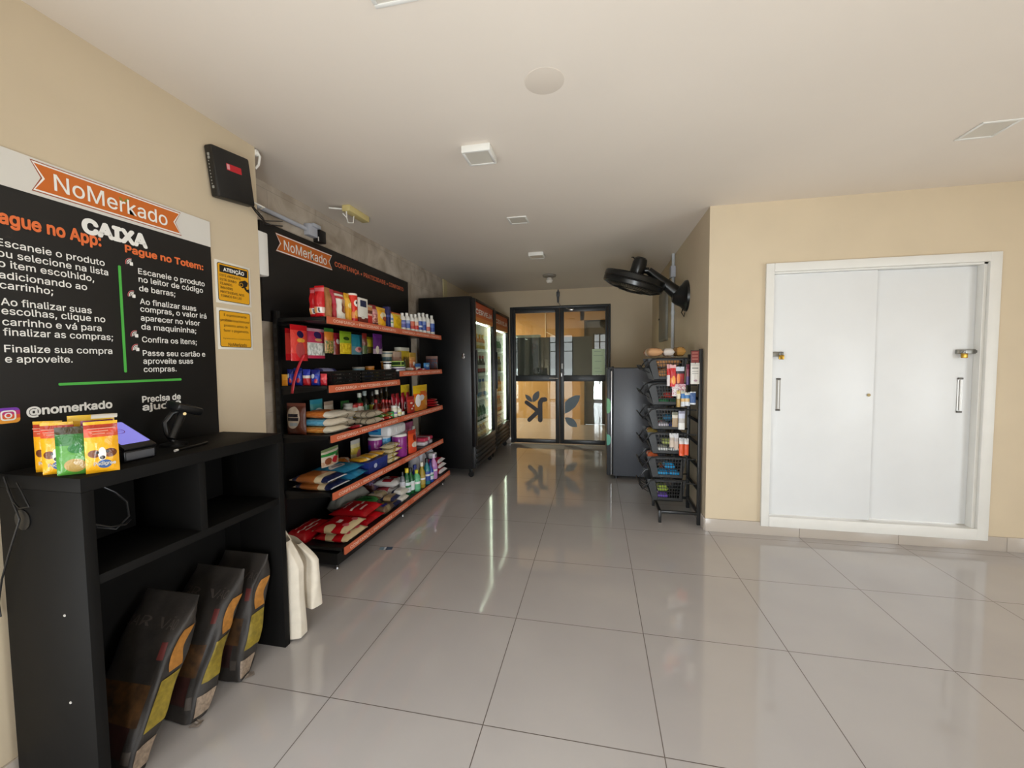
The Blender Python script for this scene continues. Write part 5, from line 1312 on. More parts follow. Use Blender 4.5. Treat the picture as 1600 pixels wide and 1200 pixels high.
roll('purple wrapped paper towel roll, left one at the back', -.80, 1.73, .058, .195, PURP)
roll('blue wrapped paper towel roll between the purple ones', -.775, 1.865, .058, .19, BLUR)
roll('purple wrapped paper towel roll with a white label at the front', -.685, 1.90, .065, .198, PURW)
t = thing('toilet_paper_pack', 'blue and white toilet paper pack lying on the paper towel rolls', 'toilet paper', (-.745, 1.86, S4 + .1995))
mb = MB(); mb.box((-.11, -.15, 0), (.10, .15, .095), .03, seg=4); mb.build('wrapped_rolls', pk('e4e4e6', ((.15, 'e4e4e6'),), ((.32, .5, .3, .3, '2c86b8', 1), (.3, .55, .2, .1, '1c4a8c')), uv=(0, 2), rough=.25), t, False)
for yy in (-.09, -.01, .07):
    for s in (1,):
        mb = MB(); mb.lathe([(.012, 0), (.03, 0), (.03, .003), (.012, .003)], (.1, yy, .048), 20, (1, 0, 0)); mb.build('roll_end', M('tissue_white', 'd8d8d8', .6), t, False)
F('pouch', S4, 638, 650, 672, 'orange red detergent pouch right of the purple roll', pk('d8482a', ((.3, 'e0582c'), (.85, 'c83a24')), ((.5, .35, .3, .12, 'e8d8c8'), (.5, .65, .2, .14, '8a2a1c')), rough=.22), X=-.625, d=.05, pyb=690)
F('carton', S4, 636, 646, 659, 'pink box at the back behind the orange red pouch', pk('c06a8c', ((.4, 'd898ac'), (.7, 'b05a80'))), X=-.80, d=.05, pyb=680)
y, w, h = fr(S4, 648, 655, 664, -.72, 0, 685)
bottle('slim white bottle standing right of the orange red pouch', (-.73, y, S4), .03, h, MW, MW, pk('e0e0e4', ((.4, '8a8ab0'),)), 'slim')
for k, (x, y, z, c1, c2, lab) in enumerate(((-.66, 2.12, 0, 'b8ccd4', 'd8905a', 'pale blue and orange box lying at the rail of the fourth shelf'), (-.71, 2.38, 0, 'd8d0d4', '8a6a80', 'lower flat pale packet at the right of the fourth shelf'), (-.715, 2.46, .0355, 'c83a58', 'e8d8dc', 'flat red and white packet on top of the pale one'))):
    carton(lab, pk(c1, ((.4, c2), (.6, c1)), ax=1, uv=(0, 1)), (x, y, S4 + z), .2, .034, .09 if k == 0 else .16, 0, 'flat_packet', 'packet', bev=.008)

# base deck ----------------------------------------------------------------
REDB = pk('c9b48c', ((.04, 'a80c16'), (.82, 'c9b48c')), ((.45, .12, .14, .16, 'd0bc94'), (.5, .5, .06, .1, 'e8d8d0', 1), (.8, .3, .08, .1, 'c85a60'), (.8, .75, .08, .1, 'c85a60')), ax=0, uv=(0, 1), rough=.22)
REDT = pk('a00e18', ((.5, 'b8121c'),), ((.55, .5, .03, .4, 'e8d0c4', 1), (.75, .4, .025, .2, 'e0b8b0', 1), (.3, .45, .02, .25, 'd8a0a0', 1), (.15, .3, .14, .2, '7a0c14')), ax=1, uv=(0, 1), rough=.22)
pillow('lower red flour bag at the near front corner of the bottom deck', REDB, (-.645, 1.02, B0), .24, .235, .06, 0, 'flour_bag', 'bag', 'red bags on the bottom deck')
pillow('upper red flour bag with cream corners at the near front corner', REDB, (-.645, 1.02, B0 + .061), .24, .23, .055, .05, 'flour_bag', 'bag', 'red bags on the bottom deck')
pillow('dark red bag with white wording at the near back corner of the bottom deck', REDT, (-.853, 1.04, B0), .3, .16, .09, 0, 'rice_bag', 'bag', 'red bags on the bottom deck')
pillow('lower red rice bag with white wording behind the front red bags', REDT, (-.69, 1.285, B0), .25, .28, .06, 0, 'rice_bag', 'bag', 'red bags on the bottom deck')
pillow('upper bright red rice bag with white wording, highest of the red bags', REDT, (-.70, 1.285, B0 + .061), .25, .27, .07, .06, 'rice_bag', 'bag', 'red bags on the bottom deck')
pillow('big grey translucent bag at the back of the bottom deck', M('grey_film', '86857f', .25, noise=.1, nscale=12), (-.885, 1.47, B0), .4, .11, .17, 0, 'grey_bag', 'bag')
pillow('green and brown packet behind the upper red bag', pk('2c6a34', ((.45, '3a7a40'), (.7, '6a5038')), ax=1, uv=(0, 1), rough=.25), (-.725, 1.46, B0 + .064), .13, .17, .05, .05, 'packet')
pillow('brown bag beside the red rice bags on the bottom deck', pk('4a3626', ((.5, '5a4230'), (.8, '3a2a1e')), mott=(.1, .9, '4a3626', '6a5240', 4), ax=1, uv=(0, 1), rough=.3), (-.725, 1.475, B0), .15, .185, .062, 0, 'brown_bag', 'bag')
pillow('brown patterned packet with a blue label at the rail of the bottom deck', pk('6a5440', ((.3, '8a7a5c'), (.6, '4a3a30')), ((.6, .4, .16, .2, '2a2a7c', 1), (.3, .6, .12, .14, '7a7a3a')), ax=1, uv=(0, 1), rough=.28), (-.595, 1.45, B0), .15, .1, .07, 0, 'brown_packet', 'packet')
for k in range(2):
    pillow('%s tan and navy long packet at the rail of the bottom deck' % ('lower', 'upper')[k], pk('1c2244', ((.25, 'a48a64'), (.8, '1c2244')), ax=0, uv=(0, 1), rough=.28), (-.60 - .01 * k, 1.60, B0 + .048 * k), .13, .11, .047, 0, 'long_packet', 'packet', 'tan and navy packets on the bottom deck')
for k in range(2):
    pillow('%s white and navy long packet right of the tan ones on the bottom deck' % ('lower', 'upper')[k], pk('dcdcd8', ((.12, '1c2244'), (.3, 'e4e2dc'), (.8, 'd8d4c8')), ax=0, uv=(0, 1), rough=.28), (-.60 - .012 * k, 1.745, B0 + .053 * k), .13, .11, .052, 0, 'white_packet', 'packet', 'white packets on the bottom deck')
pillow('bag of pale beans with a navy mark in the middle of the bottom deck', pk('c8b8a4', ((.3, 'c0ac84'), (.75, 'd0c8c0')), ((.2, .3, .2, .1, '1c2c6c'), (.3, .75, .2, .08, '5a3a34', 1)), mott=(.3, .72, 'c4b088', 'b09a70', 14), ax=1, uv=(0, 1), rough=.28), (-.765, 1.66, B0), .155, .145, .1, .03, 'bean_bag', 'bag')
pillow('colourful speckled bag behind the pale beans', pk('5a3028', ((.5, '4a2c40'),), mott=(.05, .95, '6a3a20', '8a7aa0', 9), ax=1, uv=(0, 1), rough=.3), (-.885, 1.84, B0), .17, .095, .15, 0, 'speckled_bag', 'bag')
SUG = pk('e0dcd8', ((.2, 'e8e4e0'), (.85, 'd8d0cc')), ((.55, .25, .2, .16, 'b01c2c', 1), (.55, .75, .2, .16, 'b01c2c', 1), (.6, .5, .08, .1, '4a4a50', 1)), ax=1, uv=(0, 1), rough=.28)
pillow('lower pink and white sugar bag of the stack of two', pk('e2e0de', ((.05, 'c8505c'), (.62, 'e6e4e2')), ax=0, uv=(0, 1), rough=.28), (-.72, 1.86, B0), .2, .2, .09, 0, 'sugar_bag', 'bag', 'sugar bags on the bottom deck')
pillow('upper red and white sugar bag of the stack of two', SUG, (-.73, 1.86, B0 + .091), .2, .2, .065, 0, 'sugar_bag', 'bag', 'sugar bags on the bottom deck')
BT = [('slim', '6a6a70', '1c1c1e', 'c8c8d0', .024, .225, 'slim grey bottle with a dark cap, first of the cleaning bottles'), ('round', '1c5a34', 'e0c82c', 'dce8ec', .034, .24, 'green bottle with a yellow neck and white label'), ('round', '1c5a30', '1a1a1a', 'e0ecec', .036, .225, 'green bottle with a black cap and white label'),
      ('slim', '5aa878', 'd8d83a', '6ab88a', .034, .19, 'light green bottle with a yellow top at the rail'), ('round', '3a3c8c', '2c3c8c', 'd0d0d8', .034, .21, 'blue bottle with a striped label behind the rail'), ('round', 'a08a2c', 'e0dcd0', 'b09a4a', .032, .235, 'olive yellow bottle with a white cap'),
      ('slim', 'b8a82c', '7a1c1c', 'c8b83a', .026, .2, 'slim yellow bottle with a dark red cap'), ('round', '2a7a84', '16161c', '2c4a9c', .034, .245, 'teal bottle with a black cap and blue label'), ('round', '2c4aa0', '1c2c6c', 'd0d4e0', .032, .19, 'royal blue bottle at the rail'), ('round', 'c890c4', 'e0d8e4', 'b87ac0', .036, .25, 'lilac bottle with a pale cap at the rail')]
for (sh, cb_, cc, cl, r, h, lab), (px, X) in zip(BT, ((629, -.62), (635, -.60), (642, -.60), (648, -.575), (653, -.61), (658, -.58), (662, -.62), (667, -.585), (671, -.565), (678, -.575))):
    y = at(px, 770 - (px - 630) * .55, 0, X).y
    bottle(lab, (X, y, B0), r, h, M('btl_' + cb_, cb_, .15), M('cap_' + cc, cc, .35), pk(cl, ((.35, cl), (.5, 'e8e8e8' if cl[0] != 'd' else '3a8a5a'), (.7, cl)), rough=.3), sh, 'cleaner_bottle', 'bottle', 'cleaning bottles on the bottom deck')
for k, (px, lab) in enumerate(((650, 'white jug with a lilac tint, left of the three jugs at the back'), (661, 'white jug in the middle of the three at the back'), (673, 'white jug with a yellow and lilac label, right of the three at the back'))):
    y = at(px, 745, 0, -.74).y
    bottle(lab, (-.76, y, B0), .055, .285, M('jug_white', 'dcdde6', .3), LIDW, pk('d8d8e8', ((.3, '9a8ac8'), (.6, 'd8cc5a'), (.7, 'd0d0e4'))) if k == 2 else None, 'jug', 'bleach_jug', 'jug', 'white jugs on the bottom deck')
WB = pk('c8285c', ((.25, '4a3aa8'), (.42, 'c82c64'), (.7, 'b8243c'), (.82, 'e4dcdc')), mott=(.4, .7, 'c83070', 'a82444', 5), ax=0, uv=(0, 1), rough=.22)
for k in range(3):
    pillow('%s pink and white wipes packet at the far end of the bottom deck' % ('lowest', 'middle', 'topmost')[k], WB, (-.62 - .01 * k, 2.63, B0 + .053 * k), .18, .15, .052, .03 * k, 'wipes_packet', 'packet', 'wipes at the far end of the bottom deck')
single('white_tub', bx((-.035, -.04, 0), (.035, .04, .06), .01), pk('dcdcdc', ((.5, 'e8e8e8'),), ((.5, .5, .3, .2, '3a4a6c', 1),)), 'small white tub on top of the wipes packets', 'tub', (-.66, 2.60, B0 + .16))

# ------------------------------------------------------------------ drink coolers
COOL = M('cooler_black', '0d0d0e', 0.3)
CIN = M('cooler_liner', 'd9dad4', 0.4)
CGLASS = glass_mat('cooler_glass', 'eef4ef', refl=1.2)
COOLB = []


def cooler(lab, y0, y1, x0, x1, H, sign):
    t = thing('drink_cooler', lab, 'fridge', ((x0 + x1) / 2, (y0 + y1) / 2, 0), 0, 'drink coolers by the end wall')
    z0 = 0.1; xf = x1 - 0.05
    mb = bx((x0, y0, z0), (xf, y0 + 0.03, H), 0.004); mb.box((x0, y1 - 0.03, z0), (xf, y1, H), 0.004); mb.box((x0, y0 + .03, z0), (x0 + 0.03, y1 - .03, H))
    mb.box((x0 + .03, y0 + .03, H - 0.12), (xf, y1 - .03, H), 0.002); mb.box((x0 + .03, y0 + .03, z0), (xf, y1 - .03, 0.36), 0.002)
    cab = mb.build('cabinet', COOL, t)
    mb = bx((x0 + .03, y0 + .03, .36), (x0 + .036, y1 - .03, H - .12)); mb.box((x0 + .036, y0 + .03, .36), (xf, y0 + .036, H - .12)); mb.box((x0 + .036, y1 - .036, .36), (xf, y1 - .03, H - .12)); mb.box((x0 + .036, y0 + .036, .36), (xf, y1 - .036, .366))
    mb.build('liner', CIN, t)
    # door
    mb = bx((xf, y0, .36), (x1, y0 + .06, H - .02), .006); mb.box((xf, y1 - .05, .36), (x1, y1, H - .02), .006); mb.box((xf, y0 + .06, .36), (x1, y1 - .05, .41), .004); mb.box((xf, y0 + .06, H - .05), (x1, y1 - .05, H - .02), .004)
    d = mb.build('door', COOL, t)
    bx((xf + .02, y0 + .055, .405), (xf + .026, y1 - .045, H - .26)).build('glass_pane', CGLASS, d)
    s = bx((xf + .012, y0 + .058, H - .262), (xf + .034, y1 - .048, H - .048)).build('header_panel', pk('d98a4a', ((.22, 'c85e26'), (.45, 'b8481c')), rough=.35), d)
    fx = on_x(xf + .0345)
    mb = MB(); text(mb, sign, y0 + .10, y1 - .09, H - .178, .055, fx, 0, 0.0, .02); mb.build('header_lettering', PWHITE, s)
    mb = bx((x1, y0 + .005, .95), (x1 + .022, y0 + .03, 1.45), .006); mb.build('door_handle', BPLAS, d)
    mb = bx((xf - .03, y1 - .06, .42), (xf - .012, y1 - .04, H - .28), .004); mb.build('light_tube', M('cooler_tube', 'f4fbe8', .4, emit=11), t)
    mb = bx((xf - .05, y0 + .07, H - .27), (xf - .03, y1 - .07, H - .25), .004); mb.build('light_tube', M('cooler_tube', 'f4fbe8', .4, emit=11), t)
    # louvred plinth
    mb = bx((xf, y0, z0 + .01), (x1 - .012, y1, .355), .004)
    for k in range(4): mb.box((x1 - .012, y0 + .02, z0 + .03 + k * .055), (x1, y1 - .02, z0 + .065 + k * .055), .006)
    mb.build('plinth_grille', M('cooler_plinth', '232426', .4), t)
    for z in (.55, .85, 1.15, 1.45):
        mb = MB(); n = 9
        for k in range(n + 1): xx = x0 + .06 + (xf - x0 - .1) * k / n; mb.cyl((xx, y0 + .037, z), (xx, y1 - .037, z), .003, n=6)
        mb.cyl((x0 + .06, y0 + .04, z), (xf - .04, y0 + .04, z), .004, n=6); mb.cyl((x0 + .06, y1 - .04, z), (xf - .04, y1 - .04, z), .004, n=6)
        mb.box((xf - .042, y0 + .037, z - .004), (xf - .038, y1 - .037, z + .03)); mb.build('wire_shelf', M('wire_white', 'cfd0cc', .4), t)
    for xx in (x0 + .05, xf - .03):
        for yy in (y0 + .05, y1 - .05):
            mb = MB(); mb.cyl((xx, yy - .012, .032), (xx, yy + .012, .032), .032, n=20); mb.box((xx - .02, yy - .018, .05), (xx + .02, yy + .018, .1), .004); mb.build('caster', BPLAS, t)
    COOLB.append((y0, y1, x0, xf))
    return t, cab


c1, cab1 = cooler('first black drink cooler with a lit glass door, nearest the shelves', 3.0, 3.92, -.965, -.30, 2.045, 'CERVEJA')
mb = MB(); mb.lathe([(0, 0), (.016, 0), (.012, .004), (0, .006)], (-.44, 3.0, 1.4), 18, (0, -1, 0)); mb.lathe([(0, 0), (.022, 0), (.02, .005), (0, .008)], (-.44, 3.0, 1.37), 18, (0, -1, 0)); mb.build('side_lock', CHROME, cab1)
c2, cab2 = cooler('second black drink cooler with a lit glass door, next to the glass double door', 3.98, 4.88, -.965, -.31, 2.03, 'CERVEJA')
GL = [M('beer_brown', '4a2a10', .1), M('soda_green', '2f6a3a', .12), M('water_clear', 'b8c8cc', .1), M('soda_dark', '1c1210', .12), M('soda_orange', 'c8782a', .15)]
TOPS = [M('cap_gold', 'c8a43c', .3, .5), M('cap_white', 'e4e4e0', .4), M('cap_blue', '2a5aa8', .4), M('cap_rd', 'b42420', .4)]
LBL = [pk('c9a83a', ((.5, 'e0d4b0'),)), pk('d8d8d4', ((.5, '3a7a4a'),)), pk('4a88c0', ((.5, 'dce4ec'),)), pk('a81c20', ((.5, 'e0d8d4'),))]
ROWN = ['lowest', 'second', 'third', 'fourth', 'top']
ORD = ['first', 'second', 'third', 'fourth', 'fifth', 'sixth']
for ci, (y0, y1, x0, xf) in enumerate(COOLB):
    for si, z in enumerate((.366, .554, .854, 1.154, 1.454)):
        proto = None
        hb = .15 if si == 0 else (.24 if si < 4 else .21)
        for k in range(6):
            y = y0 + .12 + (y1 - y0 - .24) * k / 5
            lab = '%s bottle from the left on the %s shelf of the %s drink cooler' % (ORD[k], ROWN[si], ('first', 'second')[ci])
            loc = (xf - .09, y, z + (.0035 if si else .001))
            if proto is None:
                kk = (si + ci * 2) % 5
                proto = bottle(lab, loc, .034, hb, GL[kk], TOPS[kk % 4], LBL[kk % 4], 'round', 'drink_bottle', 'bottle', 'bottles in the coolers', n=14)
            else:
                o = proto.copy(); COL.objects.link(o); o.location = loc; o['label'] = lab
                for ch in proto.children:
                    c = ch.copy(); COL.objects.link(c); c.parent = o

# ------------------------------------------------------------------ upright freezer
fz = thing('freezer', 'dark grey freezer seen from the side, with a bright trim along its door', 'freezer', (1.45, 3.5, 0))
FZ = M('freezer_grey', '55585f', .38, noise=.04, nscale=60)
bx((1.205, 3.24, .035), (1.76, 3.80, 1.232), .008).build('cabinet', FZ, fz)
d = bx((1.135, 3.236, .04), (1.182, 3.80, 1.228), .01).build('door', M('freezer_door', '3a3d42', .35), fz)
bx((1.182, 3.236, .05), (1.205, 3.80, 1.225), .003).build('door_seal', M('seal_dark', '1c1c1e', .5), fz)
bx((1.178, 3.226, .05), (1.192, 3.236, 1.2), .004).build('bright_trim', M('bright_trim', 'd8dade', .25, .6), d)
mb = bx((1.14, 3.245, 1.226), (1.215, 3.30, 1.243), .005); mb.cyl((1.2, 3.27, 1.23), (1.2, 3.27, 1.25), .012, n=14); mb.build('hinge', BPLAS, fz)
TE = M('decal_teal', '5ab49a', .4)
for k, (z0, z1, s) in enumerate(((.73, .90, 1), (.375, .50, -1))):
    mb = MB(); zm = (z0 + z1) / 2; h = (z1 - z0) / 2
    poly = [(1.137, zm - h), (1.150, zm - h * .95)] + [(1.15 + .03 * math.cos(a), zm + h * math.sin(a)) for a in (-1.1, -.6, 0, .6, 1.1)] + [(1.137, zm + h)]
    mb.prism(poly, on_y(3.236), 0, .001); mb.build('decal', TE if k else M('decal_green', '68b878', .4), d)
    mb = MB(); mb.prism([(3.24 + .05, zm - h), (3.24 + .3, zm - h * .6), (3.24 + .34, zm + h), (3.24 + .02, zm + h)], lambda u, v, dd: Vector((1.135 - dd, u, v)), 0, .001); mb.build('decal', TE, d)
for x in (1.24, 1.72):
    for y in (3.28, 3.76):
        mb = MB(); mb.cyl((x, y, 0), (x, y, .036), .018, .014, 12); mb.build('foot', BPLAS, fz)

# ------------------------------------------------------------------ basket rack by the side wall
rk = thing('basket_rack', 'black metal rack with six hanging baskets by the side wall', 'rack', (1.66, 2.25, 0))
RKM = M('rack_black', '1c1c1d', .4)
QX0, QX1, QY0, QY1 = 1.525, 1.815, 2.05, 2.44
for (x, y, h) in ((QX1, QY0, 1.395), (QX1, QY1, 1.36)):
    bx((x - .013, y - .013, 0), (x + .013, y + .013, h), .002).build('post', RKM, rk)
for (x, y) in ((QX0, QY0), (QX0, QY1)):
    bx((x - .011, y - .011, 0), (x + .011, y + .011, .1), .002).build('leg', RKM, rk)
for lo, hi in (((QX0 + .011, QY0 - .01, .078), (QX1 - .013, QY0 + .01, .1)), ((QX0 + .011, QY1 - .01, .078), (QX1 - .013, QY1 + .01, .1)), ((QX0 - .01, QY0 + .011, .078), (QX0 + .01, QY1 - .011, .1)), ((QX1 - .01, QY0 + .013, .078), (QX1 + .01, QY1 - .013, .1))):
    bx(lo, hi, .002).build('base_bar', RKM, rk)
for z in (.28, .46, .64, .82, 1.0):
    bx((QX1 - .009, QY0 + .013, z - .01), (QX1 + .009, QY1 - .013, z + .01), .002).build('rung', RKM, rk)
for z in (.34, .54, .74, .94, 1.14, 1.34):
    mb = MB(); mb.tube([(QX1 - .012, QY1 - .03, z - .03), (1.70, QY1 - .06, z - .03)], .005, 8); mb.tube([(QX1 - .012, QY0 + .05, z - .03), (1.735, QY0 + .07, z - .03)], .005, 8); mb.build('support_arm', RKM, rk)
pl = bx((QX1 - .075, QY0 - .016, 1.275), (QX1 - .014, QY0 - .008, 1.385), .001).build('header_plate', M('rack_plate', '241414', .4), rk)
mb = MB(); mb.prism(rrect(QX1 - .072, 1.28, QX1 - .017, 1.38, .003), on_y(QY0 - .0165), 0, .001); pr = mb.build('red_print', M('rack_red', '7c2a22', .45), pl)
for k in range(3):
    mb = MB(); mb.prism([(QX1 - .066, 1.36 - k * .024), (QX1 - .024, 1.36 - k * .024), (QX1 - .024, 1.368 - k * .024), (QX1 - .066, 1.368 - k * .024)], on_y(QY0 - .0165), .0008, .0016); mb.build('faded_line', M('rack_faded', 'a8665a', .5), pr)
BX0, BX1, BY0, BY1 = 1.43, 1.735, 2.12, 2.47
BH = .175


def side_panel(mb, y, z, open_=True):
    """basket side facing the viewer: solid border with a mesh window"""
    def P(u, v): return Vector((BX0 + .09 * (1 - v) ** .8 * 0.55 + (BX1 - .03 * (1 - v) - BX0 - .09 * (1 - v) ** .8 * 0.55) * u, y + .0 * v, z + BH * v))
    th = .004

    def strip(u0, u1, v0, v1):
        a = [P(u0, v0), P(u1, v0), P(u1, v1), P(u0, v1)]
        A = [mb.bm.verts.new(p) for p in a]; B = [mb.bm.verts.new(p + Vector((0, th, 0))) for p in a]
        mb._f(A); mb._f(B[::-1])
        for i in range(4): mb._f([A[i], A[(i + 1) % 4], B[(i + 1) % 4], B[i]])
    strip(0, .2, 0, 1); strip(.88, 1, 0, 1); strip(.2, .88, 0, .16); strip(.2, .88, .9, 1)
    for k in range(1, 9): u = .2 + .68 * k / 9; strip(u - .007, u + .007, .16, .9)
    for k in range(1, 5): v = .16 + .74 * k / 5; strip(.2, .88, v - .014, v + .014)


for i, z in enumerate((.155, .345, .545, .745, .945, 1.15)):
    b = thing('tmp', None, None) if False else None
    mb = MB(); side_panel(mb, BY0, z); side_panel(mb, BY1 - .004, z)
    mb.box((BX1 - .03, BY0, z), (BX1 - .024, BY1, z + BH)); mb.box((BX0 + .05, BY0, z), (BX1 - .03, BY1, z + .005))
    for k in range(12): yy = BY0 + (BY1 - BY0) * (k + .5) / 12; mb.cyl((BX0 + .05, yy, z), (BX0 + .012, yy, z + BH * .55), .003, n=6)
    bk = mb.build('basket', M('basket_black', '0d0e0f', .4), rk)
    mb = MB(); zt = z + BH
    mb.tube([(BX1, BY0, zt), (BX0 + .08, BY0, zt), (BX0 + .03, BY0, zt - .012), (BX0 + .0, BY0, zt - .05), (BX0 - .03, BY0 + .02, zt - .09), (BX0 - .03, BY1 - .02, zt - .09), (BX0, BY1, zt - .05), (BX0 + .03, BY1, zt - .012), (BX0 + .08, BY1, zt), (BX1, BY1, zt)], .006, 8)
    mb.tube([(BX0 - .03, BY0 + .02, zt - .09), (BX0 - .055, BY0 + .05, zt - .055), (BX0 - .055, BY1 - .05, zt - .055), (BX0 - .03, BY1 - .02, zt - .09)], .005, 8)
    for yy in (BY0 + .05, BY0 + .14, BY1 - .14, BY1 - .05): mb.tube([(BX0 - .055, yy, zt - .055), (BX0 - .02, yy, zt - .095), (BX0 + .02, yy, zt - .12)], .003, 6)
    mb.build('rim', M('rim_black', '1a1b1d', .3), bk)


def inbasket(lvl, y, x, L, Wd, t, lab, mat, dz=0.0, rz=0.0, name='snack_packet'):
    z = (.155, .345, .545, .745, .945, 1.15)[lvl] + .0055 + dz
    return pillow(lab, mat, (x, y, z), L, Wd, t, rz, name, 'packet', 'packets in the basket rack')


def P2(a, b, c, **k): return pk(a, ((.35, b), (.65, c)), ax=1, uv=(0, 1), rough=.25, **k)


TAN = pk('c08a58', ((.3, 'd8b48c'), (.6, 'b87a44')), mott=(.1, .9, 'd0a878', 'a86c3c', 5), ax=1, uv=(0, 1), rough=.22)
for k, (y, x, dz, rz, lab) in enumerate(((2.21, 1.60, 0, .05, 'lower bag of sliced bread in the top basket of the rack'), (2.375, 1.60, 0, -.05, 'second lower bread bag at the back of the top basket'), (2.21, 1.595, .091, .08, 'bread bag on top of the others at the front of the top basket'), (2.375, 1.59, .091, -.08, 'bread bag on top of the others at the back of the top basket'))):
    inbasket(5, y, x, .135, .19, .09, lab, TAN, dz, rz, 'bread_bag')
inbasket(5, 2.28, 1.49, .22, .12, .075, 'clear bag with brown buns overhanging the front of the top basket', pk('c89a70', ((.4, 'e0cdb8'), (.7, 'b87848')), ax=1, uv=(0, 1), rough=.15), .186, .1, 'bun_bag')
inbasket(5, 2.28, 1.61, .2, .085, .07, 'bag with a red print on the heap above the top basket', pk('d8d0c8', ((.35, 'c8453c'), (.6, 'd8d8d4')), ax=1, uv=(0, 1), rough=.2), .186, -.05, 'bread_bag')
inbasket(5, 2.3, 1.70, .2, .07, .08, 'golden bag at the wall side of the heap above the top basket', pk('b88848', ((.3, 'c8a068'), (.7, '9c6a30')), mott=(.1, .9, 'c89a58', '9c6c34', 5), ax=1, uv=(0, 1), rough=.2), .186, .05, 'bread_bag')
L4 = ['1f5a34', '2a7a44', 'c8b8a8', 'b8342c']
for k, (y, x, dz, m_, lab) in enumerate(((2.19, 1.56, 0, P2('1f6a3c', 'c83830', '2a7a44'), 'green and red packet in the second basket from the top'), (2.19, 1.645, 0, P2('1c5030', '2a8a54', 'd0c8b8'), 'dark green packet beside the green and red one'), (2.36, 1.6, 0, P2('c83a30', 'd8b8a0', '8a2a20'), 'red packet at the back of the second basket'), (2.19, 1.6, .05, P2('b83a30', 'e0b0a0', '3a7a4a'), 'red and pink packet on top in the second basket'))):
    inbasket(4, y, x, .115, .085, .05, lab, m_, dz)
for k, (y, x, dz, m_, lab) in enumerate(((2.19, 1.56, 0, P2('d8d0d8', 'c83848', 'e8e0e4'), 'white and red packet in the third basket'), (2.19, 1.645, 0, P2('2c3a8c', '8a3a6a', '3a4a9c'), 'blue and purple packet in the third basket'), (2.19, 1.6, .06, P2('2a6a8c', '3a8aac', '4a5a9c'), 'teal blue packet on top in the third basket'), (2.37, 1.6, 0, P2('4a7a4a', '7a9a6a', '3a5a3a'), 'green packet at the back of the third basket'))):
    inbasket(3, y, x, .115, .085, .058, lab, m_, dz)
for k, (y, x, dz, m_, lab) in enumerate(((2.19, 1.56, 0, P2('e4e4e0', 'c0c4c0', 'f0f0ec'), 'white packet in the fourth basket'), (2.19, 1.645, 0, P2('e8e8e4', '6a7a5a', 'd8d8d8'), 'white and olive packet in the fourth basket'), (2.19, 1.59, .06, P2('b8c06a', 'e0e0d0', '8a9a4a'), 'pale green packet on top in the fourth basket'), (2.3, 1.49, .125, P2('a08a4a', 'c86a3c', 'b09a5a'), 'gold and orange packet leaning out of the fourth basket'))):
    inbasket(2, y, x, .115, .085, .058, lab, m_, dz)
for k, (y, x, dz, m_, lab) in enumerate(((2.19, 1.56, 0, P2('2c9ad0', '3ab0e4', '2a8ac4'), 'bright blue packet at the left of the fifth basket'), (2.19, 1.645, 0, P2('2a94cc', '44b4e4', '1c7ab4'), 'bright blue packet at the right of the fifth basket'), (2.19, 1.61, .06, P2('2a9ad4', '5ac0ea', '2a8cc8'), 'bright blue packet on top in the fifth basket'), (2.28, 1.49, .125, P2('d8683c', 'e8b8a0', 'e0582c'), 'orange striped packet leaning out of the fifth basket'), (2.37, 1.6, 0.0, P2('c8602c', '8a9a4a', 'd8a05a'), 'orange and green packet at the back of the fifth basket'))):
    inbasket(1, y, x, .115, .085, .058, lab, m_, dz)
for k, (y, x, dz, m_, lab) in enumerate(((2.195, 1.56, 0, P2('6a4ab0', 'd8d0e8', '7a5ac0'), 'purple and white packet in the lowest basket'), (2.195, 1.56, .06, P2('a8c04a', 'd0d8a0', '7a9a2c'), 'lime green packet on top in the lowest basket'))):
    inbasket(0, y, x, .115, .085, .058, lab, m_, dz)


def blister(lab, px0, px1, top, bot, y, mat, hookz=True, t=.014):
    x0 = at(px0, (top + bot) / 2, 1, y).x; x1 = at(px1, (top + bot) / 2, 1, y).x
    pc = (px0 + px1) / 2; zt = at(pc, top, 1, y).z; zb = at(pc, bot, 1, y).z
    _seed[0] += 1
    o = thing('hanging_packet', lab, 'packet', ((x0 + x1) / 2, y, zb), -math.pi / 2, 'packets hooked on the basket rack')
    pouch_mb(x1 - x0, zt - zb, t, _seed[0], .1).build('packet', mat, o, False)
    mb = MB(); mb.tube([(.004, 0, zt - zb - .008), (0.004, 0, zt - zb + .006), (-min(.04, BY0 - y - .002) if y > 2.05 else -.005, 0, zt - zb + .008)], .002, 6); mb.build('hook', RKM, o, False)


HY = 2.075
blister('white and red card hooked on the left of the rack front', 1042, 1049, 569, 603, HY, pk('d8d0d0', ((.5, 'c82a2c'), (.8, 'd8a0a0'))))
blister('red blister packet hooked beside the white and red card', 1047, 1056, 570, 604, HY - .016, pk('c81c20', ((.15, 'e0702c'), (.4, 'b8141c'), (.85, 'd8a8a8')), ((.6, .3, .3, .2, 'e8a04a'),)))
blister('dark red blister packet with a white top hooked in the middle of the rack front', 1056, 1069, 573, 600, HY, pk('8a2430', ((.3, '9c2428'), (.6, '2a2430'), (.75, 'c8d0dc')), ((.3, .3, .2, .3, 'e07a2c'),)))
blister('purple and red strip hooked near the header plate of the rack', 1072, 1077, 569, 601, HY, pk('5a4a7c', ((.4, '8a4a5c'), (.75, '6a2438'))))
blister('white card with small print hooked under the header plate of the rack', 1079, 1093, 567, 600, HY - .05, pk('d8d4cc', ((.85, 'c8c4bc'),), ((.5, .75, .35, .03, '8a8a84', 1), (.5, .6, .35, .015, '9a9a94', 1), (.5, .5, .35, .015, '9a9a94', 1), (.55, .16, .2, .05, 'a88a94'))))
